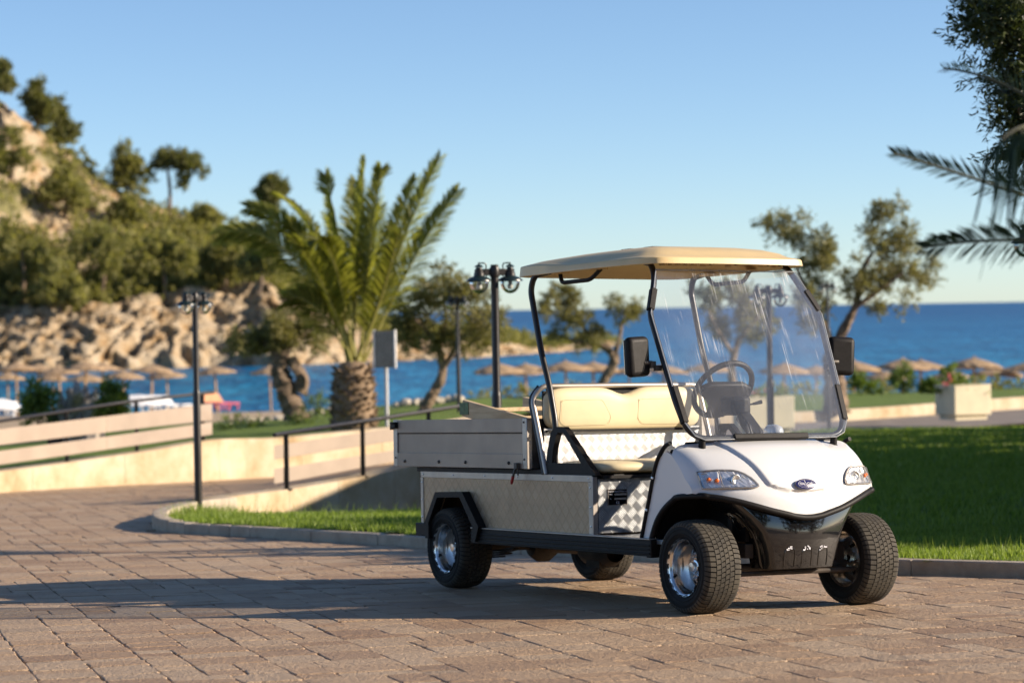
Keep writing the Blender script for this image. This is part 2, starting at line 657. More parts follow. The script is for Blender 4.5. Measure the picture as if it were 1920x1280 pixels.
# ---- cowl (front body)
YM = .545
def xn(y): return .25 - .2 * (abs(y) / YM) ** 2.6
_ty = [0, .03, .08, .114, .21, .324, .38, .437, .49, .545]
_tz = [.466, .467, .473, .482, .505, .540, .556, .570, .579, .589]
def ztrim(y): return float(np.interp(abs(y), _ty, _tz))
def cprof(y):
    a = abs(y) / YM; X = xn(y); x0 = -.13; zt = ztrim(y)
    L = lambda f: x0 + (X - x0) * f
    P = np.array([(x0, .835 - .012 * a * a), (L(.42), .80 - .03 * a * a), (L(.74), .722 - .012 * a * a), (L(.9), .64), (L(.985), (.64 + zt) / 2), (X, zt)])
    C = catmull(P, 9)
    if a > .84:                                           # round the fender edge over into the side
        q = (a - .84) / .16
        k = .05 * (1 - math.sqrt(max(0, 1 - q * q)))
        c = np.array([-.12, .60])
        d = C - c
        C = C - d / (np.linalg.norm(d, axis=1, keepdims=True) + 1e-6) * k * np.array([.8, 1.0]) * smooth(0, .12, (C[:, 1] - zt))[:, None]
    return C
def bulge(y, z):
    """raised centre panel of the bonnet."""
    zz = np.clip(z, .586, .84)
    yb = np.interp(zz, [.586, .59, .60, .622, .689, .74, .776, .813, .84], [.0, .10, .155, .21, .24, .265, .288, .305, .315])
    return float(smooth(-.006, .012, yb - abs(y))) * (1 if z > .58 else 0)
_yg = np.concatenate([np.linspace(-1, -.84, 9)[:-1], np.linspace(-.84, .84, 121), np.linspace(.84, 1, 9)[1:]]) * YM
G = []
for y in _yg:
    C = cprof(y)
    # resample finely in arc length
    d = np.concatenate([[0], np.cumsum(np.linalg.norm(np.diff(C, axis=0), axis=1))])
    s = np.linspace(0, d[-1], 72)
    C = np.stack([np.interp(s, d, C[:, 0]), np.interp(s, d, C[:, 1])], 1)
    T_ = np.gradient(C, axis=0)
    N_ = np.stack([-T_[:, 1], T_[:, 0]], 1)
    N_ /= np.linalg.norm(N_, axis=1, keepdims=True) + 1e-9
    b = np.array([bulge(y, z) for z in C[:, 1]]) * .013
    b *= smooth(0, .03, s)
    C = C + N_ * b[:, None]
    G.append(np.column_stack([C[:, 0], np.full(72, y), C[:, 1]]))
G = np.array(G)
COWL = G
def cowl_x(y, z):
    i = int(np.argmin(abs(_yg - y)))
    C = G[i]
    j = np.argsort(-C[:, 2])
    return float(np.interp(-z, -C[j, 2], C[j, 0]))
m = MB()
m.add(G.reshape(-1, 3), grid_faces(G.shape[0], G.shape[1]))
# side skins between the rear trim, the bonnet edge and the wheel arch
rear_line = [(-.408, .356), (-.340, .53), (-.272, .706), (-.225, .775), (-.174, .818), (-.13, .833)]
arch = [(-.322, .345), (-.295, .40), (-.259, .455), (-.215, .497), (-.169, .529), (-.12, .554), (-.069, .573), (-.01, .584), (.05, .589)]
for sd in (-1, 1):
    edge = G[0 if sd < 0 else -1]
    top = [(x, z) for x, _, z in edge[::6]]
    poly = [(-.408, .356), (-.340, .53), (-.272, .706), (-.225, .765), (-.174, .792)] + top + arch[::-1]
    m.prism([(x, z) for x, z in poly], 'xz', sd * (YM - .012), sd * (YM + .0005))
m.build('front_cowl', M['white_paint'], cart, sm=42, fix=False)
bpy.data.objects['front_cowl'].data.validate()
# inner bulkhead
m = MB()
m.prism([(-.40, .36), (-.27, .70), (-.17, .80), (-.135, .80), (-.16, .70), (-.30, .36)], 'xz', -.52, .52)
m.build('bulkhead', M['black_plastic'], cart)
for sd in (-1, 1):
    tr = MB()
    P = [(x - .003, sd * (YM + .004), z) for x, z in catmull(rear_line, 5)]
    tr.tube(P, .011, 8)
    tr.build('cowl_edge_trim', M['black_plastic'], cart, sm=True)
tr = MB()
tr.tube([(p[0] - .004, p[1], p[2] + .001) for p in G[8:-12:4, 0]], .008, 8)
tr.build('cowl_top_trim', M['black_plastic'], cart, sm=True)
# arch and front trim, one continuous rubber moulding
tr = MB()
Pr = [(x, -(YM + .004), z - .004) for x, z in arch[:-2]]
Pf = [(xn(y) + .003, y, ztrim(y) - .006) for y in np.linspace(-YM + .03, YM - .03, 37)]
Pl = [(x, YM + .004, z - .004) for x, z in arch[:-2][::-1]]
tr.tube(catmull(Pr + Pf + Pl, 3), .0155, 10)
tr.build('front_moulding', M['black_plastic'], cart, sm=True)
# cowl screws
for sd in (-1, 1):
    for x, z in ((-.345, .50), (-.285, .66)):
        s = MB(); s.lathe([(.008, 0), (.007, .006 * sd), (.0, .008 * sd)], 10, 'y', (x - .002, sd * (YM + .012), z))
        s.build('cowl_screw', M['chrome'], cart)
# front apron (gloss black)
m = MB()
rows = []
zs = np.linspace(0, 1, 22)
for q in zs:
    row = []
    for u in np.linspace(-1, 1, 33):
        hw_top = .405
        z0 = .212
        h = float(np.interp(q, [0, .08, .35, .6, .8, 1], [.196, .205, .225, .255, .31, .41]))
        y = u * h
        zt = ztrim(y) - .012
        z = z0 + (zt - z0) * q
        x = .246 - .20 * (abs(y) / YM) ** 2.2 - .030 * (1 - q) ** 2 - .012 * max(0, (q - .30) / .70) ** 2
        edge = max(0, abs(u) - .9) / .1
        x -= .06 * edge ** 2
        row.append((x, y, z))
    rows.append(row)
rows = np.array(rows)
m.add(rows.reshape(-1, 3), grid_faces(22, 33))
inner = rows.copy(); inner[:, :, 0] -= .10
m.add(inner.reshape(-1, 3), grid_faces(22, 33)[:, ::-1])
ap = m.build('front_apron', M['apron_gloss'], cart, sm=55, fix=False)
for yc in (-.10, 0, .10):                                 # three arched embossings, scuffed to white at their tops
    e = MB()
    pts = [(yc - .028, .222), (yc - .028, .29), (yc - .02, .31), (yc, .317), (yc + .02, .31), (yc + .028, .29), (yc + .028, .222)]
    e.tube([(.246 - .20 * (abs(y) / YM) ** 2.2 - .030 * ((.46 - z) / .25) ** 2 + .001, y, z) for y, z in catmull(pts, 4)], .0022, 6)
    e.build('apron_rib', M['black_gloss'], ap, sm=True)
    sc = MB()
    for k in range(9):
        y = yc + random.uniform(-.026, .022); z = .312 + random.uniform(-.006, .010) - abs(y - yc) * .3
        x = .246 - .20 * (abs(y) / YM) ** 2.2 - .030 * ((.46 - z) / .25) ** 2 + .0035
        w_, h_ = random.uniform(.003, .009), random.uniform(.002, .0045)
        n = 7
        V = [(x, y + w_ * random.uniform(.6, 1.1) * math.cos(2 * PI * i / n), z + h_ * random.uniform(.6, 1.1) * math.sin(2 * PI * i / n)) for i in range(n)]
        sc.add(V, [tuple(range(n))])
    tag(sc.build('paint_chips', M['badge_white'], ap), kind='stuff')

# ---- headlights
def headlight(sd):
    ys = np.linspace(.262, .508, 19)
    ztop = lambda y: float(np.interp(y, [.262, .27, .285, .305, .33, .36, .42, .47, .508], [.628, .642, .66, .676, .690, .698, .700, .698, .692]))
    zbot = lambda y: float(np.interp(y, [.262, .275, .30, .508], [.620, .6145, .612, .611]))
    def patch(off, inset=0.0, nz=9):
        P = []
        for y in np.linspace(.262 + inset, .508 - inset * .7, 19):
            b, t_ = zbot(y) + inset * .6, ztop(y) - inset * .6
            if t_ < b: t_ = b
            for q in np.linspace(0, 1, nz):
                z = b + (t_ - b) * q
                P.append((cowl_x(sd * y, z) + off, sd * y, z))
        return np.array(P), grid_faces(19, nz)
    h = MB(); P, F = patch(.003); h.add(P, F)
    hl = h.build('headlight', M['chrome'], cart, sm=True, fix=False)
    # facetted reflector
    rf = MB(); P, F = patch(.0065, .012, 7)
    P = P.copy(); P[:, 0] += (RNG.random(len(P)) - .5) * .007
    rf.add(P, F); rf.build('reflector', M['reflector'], hl, fix=False)
    rim = MB()
    yy = np.linspace(.262, .508, 22)
    ring = [(cowl_x(sd * y, ztop(y)) + .008, sd * y, ztop(y)) for y in yy] + [(cowl_x(sd * y, zbot(y)) + .008, sd * y, zbot(y)) for y in yy[::-1]]
    rim.tube(ring, .0042, 6, closed=True)
    rim.build('headlight_rim', M['alu'], hl, sm=True)
    dv = MB()
    for y in (.425,):
        dv.tube([(cowl_x(sd * y, z) + .014, sd * y, z) for z in np.linspace(zbot(y) + .004, ztop(y) - .004, 8)], .0028, 6)
    for q in (0,):
        P2 = [(cowl_x(sd * y, ztop(y)) + .010, sd * y, ztop(y) - .012) for y in np.linspace(.33, .495, 8)]
        dv.tube(P2, .0018, 5)
    dv.build('headlight_divider', M['alu'], hl, sm=True)
    for y, z in ((.475, .655), (.445, .650)):
        b = MB(); b.lathe([(.0, -.012), (.009, -.008), (.011, 0), (.008, .008), (.0, .012)], 12, 'x', (cowl_x(sd * y, z) + .014, sd * y, z))
        b.build('indicator_bulb', M['amber'], hl, sm=True)
    b = MB(); b.lathe([(.0, -.001), (.012, .001), (.022, .005), (.026, .004), (.027, -.004)], 16, 'x', (cowl_x(sd * .36, .652) + .010, sd * .36, .652))
    b.build('lamp_bowl', M['chrome'], hl, sm=True)
    ln = MB(); P, F = patch(.021, .003); ln.add(P, F)
    ln.build('headlight_lens', M['lens'], hl, sm=True, fix=False)


headlight(-1)
headlight(1)

# ---- badge
def text_mesh(body, size, extrude=.0005):
    cu = bpy.data.curves.new('lettering', 'FONT')
    cu.body = body; cu.size = size; cu.extrude = extrude
    cu.align_x = 'CENTER'; cu.align_y = 'CENTER'
    cu.resolution_u = 3
    ob = bpy.data.objects.new('lettering', cu)
    COL.objects.link(ob)
    dg = bpy.context.evaluated_depsgraph_get()
    me = bpy.data.meshes.new_from_object(ob.evaluated_get(dg))
    bpy.data.objects.remove(ob)
    return me


bx_ = cowl_x(0.0, .622)
bnx = math.atan2(cowl_x(0, .60) - cowl_x(0, .645), .045)    # lean of the surface
bd = MB()
bd.lathe([(.0, .0055), (.052, .0055), (.060, .003), (.0615, -.004)], 32, 'z')
badge = bd.build('badge', M['badge_blue'], cart, sm=True)
BR = Matrix(((0, math.sin(-bnx) * -1 * -1, math.cos(bnx)), (1, 0, 0), (0, math.cos(bnx), math.sin(bnx)))).to_4x4()
# badge frame: local x -> cart +y, local y -> up the surface, local z -> outward
upv = Vector((-(cowl_x(0, .60) - cowl_x(0, .645)), 0, .045)).normalized()
outv = Vector((1, 0, 0)) - upv * upv.x
outv.normalize()
sidev = Vector((0, 1, 0))
BM = Matrix(((sidev[0], upv[0], outv[0], bx_ + .012), (sidev[1], upv[1], outv[1], -.012), (sidev[2], upv[2], outv[2], .6225), (0, 0, 0, 1)))
badge.matrix_local = BM @ Matrix.Diagonal((1.0, .46, 1, 1))
rg = MB()
rg.tube([(.0465 * math.cos(a), .0465 * math.sin(a), .0058) for a in np.linspace(0, 2 * PI, 40, endpoint=False)], .0011, 5, closed=True)
rg.bar((-.008, .044, .0060), (.008, -.044, .0060), .0022, .001)
rg.build('badge_ring', M['badge_white'], badge)
for body, dx in (('ITAL', -.0225), ('CAR', .0225)):
    o = link('badge_lettering', text_mesh(body, .030), M['badge_white'], badge)
    o.matrix_local = Matrix.Translation((dx, 0, .0062)) @ Matrix.Diagonal((.56, 1.35, 1, 1))

# ---- chassis, floor, running boards
m = MB()
m.box((-.52, 0, .343), (.76, 1.09, .022))
m.build('floor', M['plate_box'], cart)
for sd in (-1, 1):
    r = MB(); r.box((-1.215, sd * .553, .312), (1.86, .055, .082))
    for zz in (.285, .305, .325):
        r.box((-1.215, sd * .5825, zz), (1.86, .006, .010))
    r.build('running_board', M['black_plastic'], cart, bevel=.004)
    r = MB(); r.box((-1.215, sd * .556, .3565), (1.86, .058, .007)); r.build('running_board_strip', M['alu'], cart, bevel=.002)
    r = MB(); r.box((-.30, sd * .553, .310), (.045, .054, .09)); r.build('running_board_end', M['black_plastic'], cart, bevel=.004)
    r = MB(); r.box((-2.745, sd * .553, .328), (.15, .06, .075)); r.build('rear_step_end', M['black_plastic'], cart, bevel=.004)
for sd in (-1, 1):
    m = MB(); m.bar((-2.85, sd * .27, .30), (.10, sd * .25, .30), .05, .07); m.build('chassis_rail', M['under'], cart, bevel=.004)
for x in (-2.84, -.9):
    m = MB(); m.box((x, 0, .29), (.05, .9, .06)); m.build('cross_member', M['under'], cart, bevel=.004)
m = MB()
m.tube([(-WB, -.42, R_T), (-WB, .42, R_T)], .032, 12)
m.lathe([(.0, -.09), (.06, -.08), (.095, -.03), (.095, .03), (.06, .08), (0, .09)], 14, 'y', (-WB + .02, .06, R_T - .01))
m.tube([(-WB + .06, .1, R_T + .02), (-WB + .46, .1, R_T + .03)], .075, 14)
m.build('rear_axle', M['under'], cart, sm=True)
for sd in (-1, 1):
    m = MB()
    for k in range(4):
        L = .42 - .08 * k
        P = [(-WB + x, sd * .30, .205 + .05 * (x / .42) ** 2 - .012 * k) for x in np.linspace(-L, L, 9)]
        for a, b in zip(P[:-1], P[1:]): m.bar(a, b, .045, .009)
    m.build('leaf_spring', M['under'], cart)
m = MB()
m.lathe([(.07, -.16), (.085, -.12), (.085, .1), (.06, .14)], 14, 'x', (-1.72, .02, .22)); m.box((-1.72, .02, .17), (.14, .13, .08))
m.build('drive_motor', M['under'], cart, sm=True)
m = MB()
m.tube([(0, -.40, .21), (0, .40, .21)], .024, 10)
m.tube([(.10, -.38, .19), (.10, .38, .185)], .012, 8)
for sd in (-1, 1):
    m.bar((-.02, sd * .36, .16), (-.02, sd * .36, .32), .05, .07, up=(1, 0, 0))
    m.tube([(-.05, sd * .26, .20), (-.04, sd * .24, .52)], .028, 10)
    m.bar((-.30, sd * .26, .24), (.06, sd * .34, .18), .05, .025)
m.build('front_axle', M['under'], cart, sm=True)
for sd in (-1, 1):
    m = MB()
    m.box((-.11, sd * .255, .46), (.40, .02, .23))
    m.box((-.15, sd * .395, .566), (.30, .27, .012))
    m.box((-.305, sd * .395, .45), (.012, .27, .22))
    m.build('wheel_well_liner', M['black_plastic'], cart)

# ---- cargo box under the bed
BX0, BX1, BY, BZ0, BZ1 = -2.796, -.873, .5515, .36, .66
m = MB()
m.box(((BX0 + BX1) / 2, 0, (BZ0 + BZ1) / 2 + .075), (BX1 - BX0 - .02, .62, BZ1 - BZ0 - .155))
m.box(((-2.08 + BX1) / 2, 0, (BZ0 + BZ1) / 2), (BX1 + 2.08 - .02, BY * 2 - .03, BZ1 - BZ0 - .01))
m.box((BX0 + .07, 0, (BZ0 + BZ1) / 2), (.11, BY * 2 - .03, BZ1 - BZ0 - .01))
m.box(((BX0 + -2.08) / 2, 0, BZ1 - .055), (.8, BY * 2 - .03, .09))
m.build('cargo_box', M['under'], cart)
well = [(-2.625, .36), (-2.505, .522), (-2.225, .530), (-2.085, .36)]
for sd in (-1, 1):
    p = MB(); p.prism([(BX0, BZ0), (BX0, BZ1), (BX1, BZ1), (BX1, BZ0)] + well[::-1], 'xz', sd * (BY - .008), sd * BY)
    p.build('side_panel', M['plate_side'], cart)
    for (a, b, c, d) in ((BX0, BX1, BZ1 - .030, BZ1 + .004), (BX0 - .003, BX0 + .028, BZ0, BZ1 - .031), (BX1 - .034, BX1 + .003, BZ0, BZ1 - .031)):
        s = MB(); s.box(((a + b) / 2, sd * (BY + .002), (c + d) / 2), (b - a, .004, d - c)); s.build('edge_strip', M['alu'], cart, bevel=.001)
    rv = MB()
    for x in np.linspace(BX0 + .03, BX1 - .03, 6): rv.lathe([(.0055, 0), (.004, sd * .003), (0, sd * .004)], 8, 'y', (x, sd * (BY + .004), BZ1 - .013))
    for z in (.40, .50, .60):
        for x in (BX0 + .012, BX1 - .014): rv.lathe([(.0055, 0), (.004, sd * .003), (0, sd * .004)], 8, 'y', (x, sd * (BY + .004), z))
    tag(rv.build('rivets', M['chrome'], cart), kind='stuff')
    # angular black mudguard
    outer = [(-2.667, .372), (-2.530, .549), (-2.205, .557), (-2.018, .366)]
    inner_ = [(-2.618, .372), (-2.507, .518), (-2.236, .526), (-2.088, .366)]
    mg = MB()
    for i in range(3):
        a, b, c, d = outer[i], outer[i + 1], inner_[i + 1], inner_[i]
        mg.prism([a, b, c, d], 'xz', sd * (BY + .003), sd * (BY + .052))
    mg.prism([(-2.667, .372), (-2.618, .372), (-2.618, .281), (-2.660, .281)], 'xz', sd * (BY + .003), sd * (BY + .052))
    mg.prism([(-2.018, .366), (-2.088, .366), (-2.088, .281), (-2.06, .281)], 'xz', sd * (BY + .003), sd * (BY + .052))
    mg.build('mudguard', M['black_plastic'], cart)
m = MB(); m.box((BX1 + .003, 0, .505), (.006, BY * 2 - .06, .28)); m.build('seat_base_plate', M['plate_box'], cart)
for sd in (-1, 1):
    s = MB(); s.box((BX1 + .004, sd * (BY - .010), .508), (.012, .028, .30)); s.build('corner_post', M['alu'], cart, bevel=.002)
# maker's plate
m = MB(); m.box((BX1 + .008, -.405, .549), (.003, .120, .084)); lp = m.build('maker_plate', M['black_gloss'], cart, bevel=.001)
m = MB()
for z, a, b in ((.563, -.425, -.352), (.540, -.425, -.352)): m.box((BX1 + .0102, (a + b) / 2, z), (.001, b - a, .010))
for a, b in (((-.463, .589), (-.347, .589)), ((-.463, .509), (-.347, .509)), ((-.463, .509), (-.463, .589)), ((-.347, .509), (-.347, .589))):
    m.bar((BX1 + .010, a[0], a[1]), (BX1 + .010, b[0], b[1]), .0015, .0015, up=(1, 0, 0))
tag(m.build('plate_field', M['alu'], lp), kind='stuff')
for body, y, z, sz in (('ITALCAR INDUSTRIAL S.r.l.', -.405, .578, .0098), ('TYPE', -.446, .563, .009), ('N.', -.446, .540, .009), ('CE', -.405, .520, .019)):
    o = link('plate_lettering', text_mesh(body, sz, .0003), M['badge_white'], lp)
    o.matrix_local = Matrix(((0, 0, 1, BX1 + .0103), (1, 0, 0, y), (0, 1, 0, z), (0, 0, 0, 1)))

# ---- seat
def pad(name, mat, y0, y1, zt, zb, xf, xb, n=41, seg=28, pw=4.0, dip=0.0, endp=7):
    V = []
    yc, hy = (y0 + y1) / 2, (y1 - y0) / 2
    st = np.sin(np.linspace(-PI / 2, PI / 2, n))
    for s in st:
        e = max(0.02, (1 - abs(s) ** endp)) ** (1 / 2.6)
        top = zt - dip * math.exp(-(s * hy / .085) ** 2)
        zc, hz = (top + zb) / 2, (top - zb) / 2 * (.35 + .65 * e)
        xc, hx = (xf + xb) / 2, abs(xf - xb) / 2 * (.15 + .85 * e)
        for k in range(seg):
            t_ = 2 * PI * k / seg
            c, s_ = math.cos(t_), math.sin(t_)
            V.append((xc + hx * math.copysign(abs(c) ** (2 / pw), c), yc + s * hy, zc + hz * math.copysign(abs(s_) ** (2 / pw), s_)))
    F = []
    for i in range(n - 1):
        for k in range(seg):
            q = (k + 1) % seg
            F.append((i * seg + k, i * seg + q, (i + 1) * seg + q, (i + 1) * seg + k))
    F += [tuple(range(seg)), tuple((n - 1) * seg + k for k in range(seg))]
    return MB().add(V, F).build(name, mat, cart, sm=60)


sb = pad('seat_backrest', M['vinyl'], -.495, .495, 1.128, .892, -1.405, -1.50, dip=.040, pw=3.2, endp=9)
for c in (-.255, .235):
    P = [(c - .155, 1.06), (c + .10, 1.06), (c + .155, .965), (c + .14, .925), (c - .13, .925), (c - .165, .95)]
    P = np.array(fillet([(P[-1][0], P[-1][1], 0)] + [(a, b, 0) for a, b in P] + [(P[0][0], P[0][1], 0)], .02, 4))
    s = MB(); s.tube([(-1.4050, y, z) for y, z, _ in P], .0008, 5); s.build('seat_seam', M['vinyl_seam'], sb)
pad('seat_cushion', M['vinyl'], -.505, .505, .738, .664, -.828, -1.40, pw=3.4, endp=10)
m = MB(); m.box((-1.12, 0, .655), (.56, 1.0, .016)); m.build('seat_pan', M['black_plastic'], cart)
m = MB(); m.box((BX1 + .012, -.40, .664), (.016, .06, .008)); m.build('seat_hinge', M['chrome'], cart)
m = MB(); m.box((-1.452, 0, .785), (.006, 1.0, .245)); m.build('seat_rear_plate', M['plate_seat'], cart)
m = MB(); m.box((-1.475, 0, 1.0), (.02, .98, .22)); m.box((-1.45, 0, .893), (.06, .98, .012)); m.build('backrest_board', M['black_plastic'], cart)
for sd in (-1, 1):
    a = MB()
    outer = [(-1.371, .665), (-1.343, .785), (-1.305, .885), (-1.26, .917), (-1.170, .917), (-1.128, .890), (-.848, .664)]
    inn = [(-1.297, .725), (-1.28, .80), (-1.243, .876), (-1.225, .887), (-1.180, .887), (-1.160, .874), (-.996, .725)]
    for i in range(len(outer) - 1):
        a.prism([outer[i], outer[i + 1], inn[i + 1], inn[i]], 'xz', sd * .512, sd * .545)
    a.prism([outer[0], outer[-1], inn[-1], inn[0]], 'xz', sd * .512, sd * .545)
    a.build('armrest', M['black_plastic'], cart)
h = MB()
hp = [(-1.355, -.545, .665), (-1.425, -.545, .88), (-1.495, -.545, 1.07), (-1.47, -.50, 1.136), (-1.47, .50, 1.136), (-1.495, .545, 1.07), (-1.425, .545, .88), (-1.355, .545, .665)]
h.tube(fillet(hp, .07, 8), .0145, 10)
h.build('rear_hoop', M['alu'], cart, sm=True)
h = MB()
hp2 = [(x - .016, y * 1.012, z) for x, y, z in hp]
for q_ in (hp2[:4], hp2[4:]):
    h = MB(); h.tube(fillet(q_, .07, 8), .012, 8); h.build('rear_hoop_backing', M['black_metal'], cart, sm=True)
m = MB(); m.box((-1.505, 0, 1.118), (.010, .90, .022)); m.build('hoop_rail', M['black_metal'], cart)

# ---- bed
X0, X1, Z0, Z1 = -3.093, -1.496, .6925, .964
BT = .030
zg1, zg2 = .886, .775
for sd in (-1, 1):
    s = MB()
    s.box(((X0 + X1) / 2, sd * (HW - .014), (zg1 + Z1) / 2 + .0015), (X1 - X0 - .10, .028, Z1 - zg1 - .003))
    s.box(((X0 + X1) / 2, sd * (HW - .0195), (zg1 + zg2) / 2), (X1 - X0 - .10, .021, zg1 - zg2 + .03))
    s.box(((X0 + X1) / 2, sd * (HW - .014), (zg2 + Z0) / 2 - .0015), (X1 - X0 - .10, .028, zg2 - Z0 - .003))
    side = s.build('bed_side', M['alu_panel'], cart, bevel=.0015)
    g = MB(); g.box(((X0 + X1) / 2, sd * (HW - .0062), zg1 - .001), (X1 - X0 - .10, .004, .005)); g.build('groove_shadow', M['black_plastic'], side)  # dark strip painted as the shadow under the overhanging upper band
    for x in (X0 + .025, X1 - .025):
        q = MB(); q.box((x, sd * (HW - .017), (Z0 + Z1) / 2), (.05, .034, Z1 - Z0 + .004)); q.build('bed_corner_post', M['alu'], cart, bevel=.003)
    for x in (X0 + .15, X0 + .58, X0 + .90, X1 - .20):
        q = MB(); q.lathe([(.010, 0), (.010, sd * .004), (.006, sd * .009), (0, sd * .010)], 10, 'y', (x, sd * HW, Z0 + .030)); q.build('bolt', M['steel_dark'], side, sm=True)
    for x, z in ((X1 - .03, Z1 - .02), (X1 - .03, Z0 + .05), (X0 + .03, Z0 + .05)):
        q = MB(); q.lathe([(.006, 0), (.005, sd * .004), (0, sd * .005)], 8, 'y', (x, sd * HW, z)); q.build('rivet', M['steel_dark'], side)
    # toggle latch with a red grip near the front, black clip at the rear
    q = MB()
    q.box((-1.585, sd * (HW + .014), .708), (.030, .022, .034)); q.bar((-1.588, sd * (HW + .02), .705), (-1.612, sd * (HW + .024), .648), .014, .010, up=(0, 1, 0))
    q.tube([(-1.575, sd * (HW + .012), .70), (-1.578, sd * (HW + .012), .655)], .005, 6)
    lt = q.build('latch', M['steel_dark'], cart, bevel=.002)
    q = MB(); q.tube([(-1.610, sd * (HW + .024), .652), (-1.622, sd * (HW + .026), .622), (-1.626, sd * (HW + .026), .610)], [.009, .0085, .006], 8); q.build('latch_grip', M['red_plastic'], lt, sm=True)
    q = MB()
    q.box((X0 + .035, sd * (HW + .010), Z1 - .030), (.06, .024, .038)); q.box((X0 - .006, sd * (HW - .01), Z1 - .034), (.022, .05, .045)); q.tube([(X0 + .01, sd * (HW + .024), Z1 - .015), (X0 + .06, sd * (HW + .024), Z1 - .02)], .007, 7)
    q.build('rear_clip', M['black_plastic'], cart, bevel=.003)
m = MB(); m.box((X0 + .012, 0, (Z0 + Z1) / 2), (.022, HW * 2 - .07, Z1 - Z0 - .004)); m.build('tailboard', M['alu_panel'], cart)
m = MB(); m.box((X1 - .012, 0, (Z0 + Z1) / 2), (.020, HW * 2 - .07, Z1 - Z0 - .004)); m.build('headboard', M['steel_dark'], cart)
m = MB(); m.box(((X0 + X1) / 2, 0, Z0 + .012), (X1 - X0 - .06, HW * 2 - .08, .018)); m.build('bed_floor', M['alu'], cart)
m = MB(); m.box((-2.115, 0, .676), (1.47, 1.105, .026)); m.build('bed_subframe', M['black_plastic'], cart, bevel=.003)

# ---- roof
ro = [(-1.70, 0), (-1.70, -.40), (-1.672, -.49), (-1.60, -.532), (-1.2, -.545), (-.8, -.54), (-.52, -.512), (-.415, -.478), (-.362, -.41), (-.342, -.2), (-.335, 0)]
ring = ro + [(x, -y) for x, y in ro[::-1][1:-1]]
ring = catmull(np.array(ring), 6, closed=True)
c0 = np.array([-1.03, 0.0])
def rtopz(x): return 1.768 + .022 * smooth(-1.05, -1.55, x)
levels = []
def lev(s, fz): levels.append([(c0[0] + (p[0] - c0[0]) * s, p[1] * s, fz(p[0])) for p in ring])
lev(.02, lambda x: 1.772); lev(.86, lambda x: 1.768); lev(.93, lambda x: 1.738); lev(.985, lambda x: 1.733); lev(1.0, lambda x: 1.735)
lev(.992, lambda x: rtopz(x) - .004); lev(.984, rtopz); lev(.95, lambda x: rtopz(x) + .006); lev(.90, lambda x: rtopz(x) + .014)
lev(.84, lambda x: .5 * rtopz(x) + .5 * 1.778 + .030); lev(.72, lambda x: 1.826); lev(.55, lambda x: 1.842); lev(.3, lambda x: 1.852); lev(.02, lambda x: 1.855)
m = MB(); n = len(ring)
V = [p for L_ in levels for p in L_]
F = []
for i in range(len(levels) - 1):
    for k in range(n):
        q = (k + 1) % n
        F.append((i * n + k, i * n + q, (i + 1) * n + q, (i + 1) * n + k))
F += [tuple(range(n)), tuple((len(levels) - 1) * n + k for k in range(n))]
m.add(V, F); roof = m.build('roof', M['cream_plastic'], cart, sm=40)
for x in (-.80, -1.02, -1.24):
    for y in (-.17, .17):
        g = MB(); g.box((x, y, 1.8465 - .012 * (abs(x + 1.03))), (.09, .12, .012)); g.build('roof_recess', M['black_plastic'], roof)
for y in (-.36, -.315, -.27, -.225, -.18):
    g = MB(); g.box((-.455, y, 1.748), (.05, .022, .038)); g.build('roof_rib', M['cream_plastic'], roof, bevel=.003)
for y, x in ((-.10, -.45), (.05, -.44), (.26, -.45), (.34, -.46)):
    g = MB(); g.box((x, y, 1.746), (.06, .05, .044)); b_ = g.build('roof_bracket', M['cream_plastic'], roof, bevel=.004)
    g = MB(); g.lathe([(.009, 0), (.009, .005), (.005, .009), (0, .009)], 10, 'x', (x + .03, y, 1.742)); g.build('bolt', M['black_plastic'], b_)
for sd in (-1, 1):
    g = MB(); g.tube(fillet([(-1.30, sd * .47, 1.735), (-1.262, sd * .485, 1.683), (-.965, sd * .485, 1.683), (-.885, sd * .47, 1.735)], .035, 6), .0115, 9)
    g.build('grab_handle', M['black_plastic'], cart, sm=True)
    for x in (-1.29, -.90):
        g = MB(); g.box((x, sd * .47, 1.737), (.09, .05, .010)); g.build('handle_plate', M['cream_plastic'], roof)
    g = MB(); g.tube(fillet([(-1.36, sd * .50, 1.748), (-1.50, sd * .515, 1.735), (-1.535, sd * .52, 1.66), (-1.43, sd * .52, 1.319), (-1.35, sd * .52, 1.14), (-1.29, sd * .52, .93), (-1.31, sd * .52, .68)], .06, 7), .0165, 10)
    g.build('rear_roof_post', M['black_metal'], cart, sm=True)

# ---- windscreen hoop and pane
def wx(z): return -.090 - .433 * (z - .895)
hh = [(.40, .852), (.452, .874), (.485, .925), (.503, 1.04), (.521, 1.474), (.436, 1.665)]
right = [(wx(z), -h, z) for h, z in hh]
left = [(wx(z), h, z) for h, z in hh]
path = [(-.56, -.405, 1.752), (-.475, -.418, 1.735)] + [p for p in right[::-1]] + left + [(-.475, .418, 1.735), (-.56, .405, 1.752)]
g = MB(); g.tube(fillet(path, .045, 6), .0155, 10); hoop = g.build('windscreen_hoop', M['black_metal'], cart, sm=True)
nrm = np.array([math.cos(math.atan(.433)), 0, math.sin(math.atan(.433))])
outl = [(-.40, .838), (-.455, .86), (-.492, .92), (-.508, 1.04), (-.526, 1.474), (-.432, 1.695)]
outl = outl + [(-y, z) for y, z in outl[::-1]]
def pp(y, z, o): return np.array([wx(z), y, z]) + nrm * o
m = MB()
n = len(outl)
V = [pp(y, z, .020) for y, z in outl] + [pp(y, z, .0235) for y, z in outl]
F = [tuple(range(n)), tuple(range(2 * n - 1, n - 1, -1))] + [(i, (i + 1) % n, n + (i + 1) % n, n + i) for i in range(n)]
m.add(V, F)
a, b = pp(-.432, 1.695, .0218), pp(.432, 1.695, .0218)
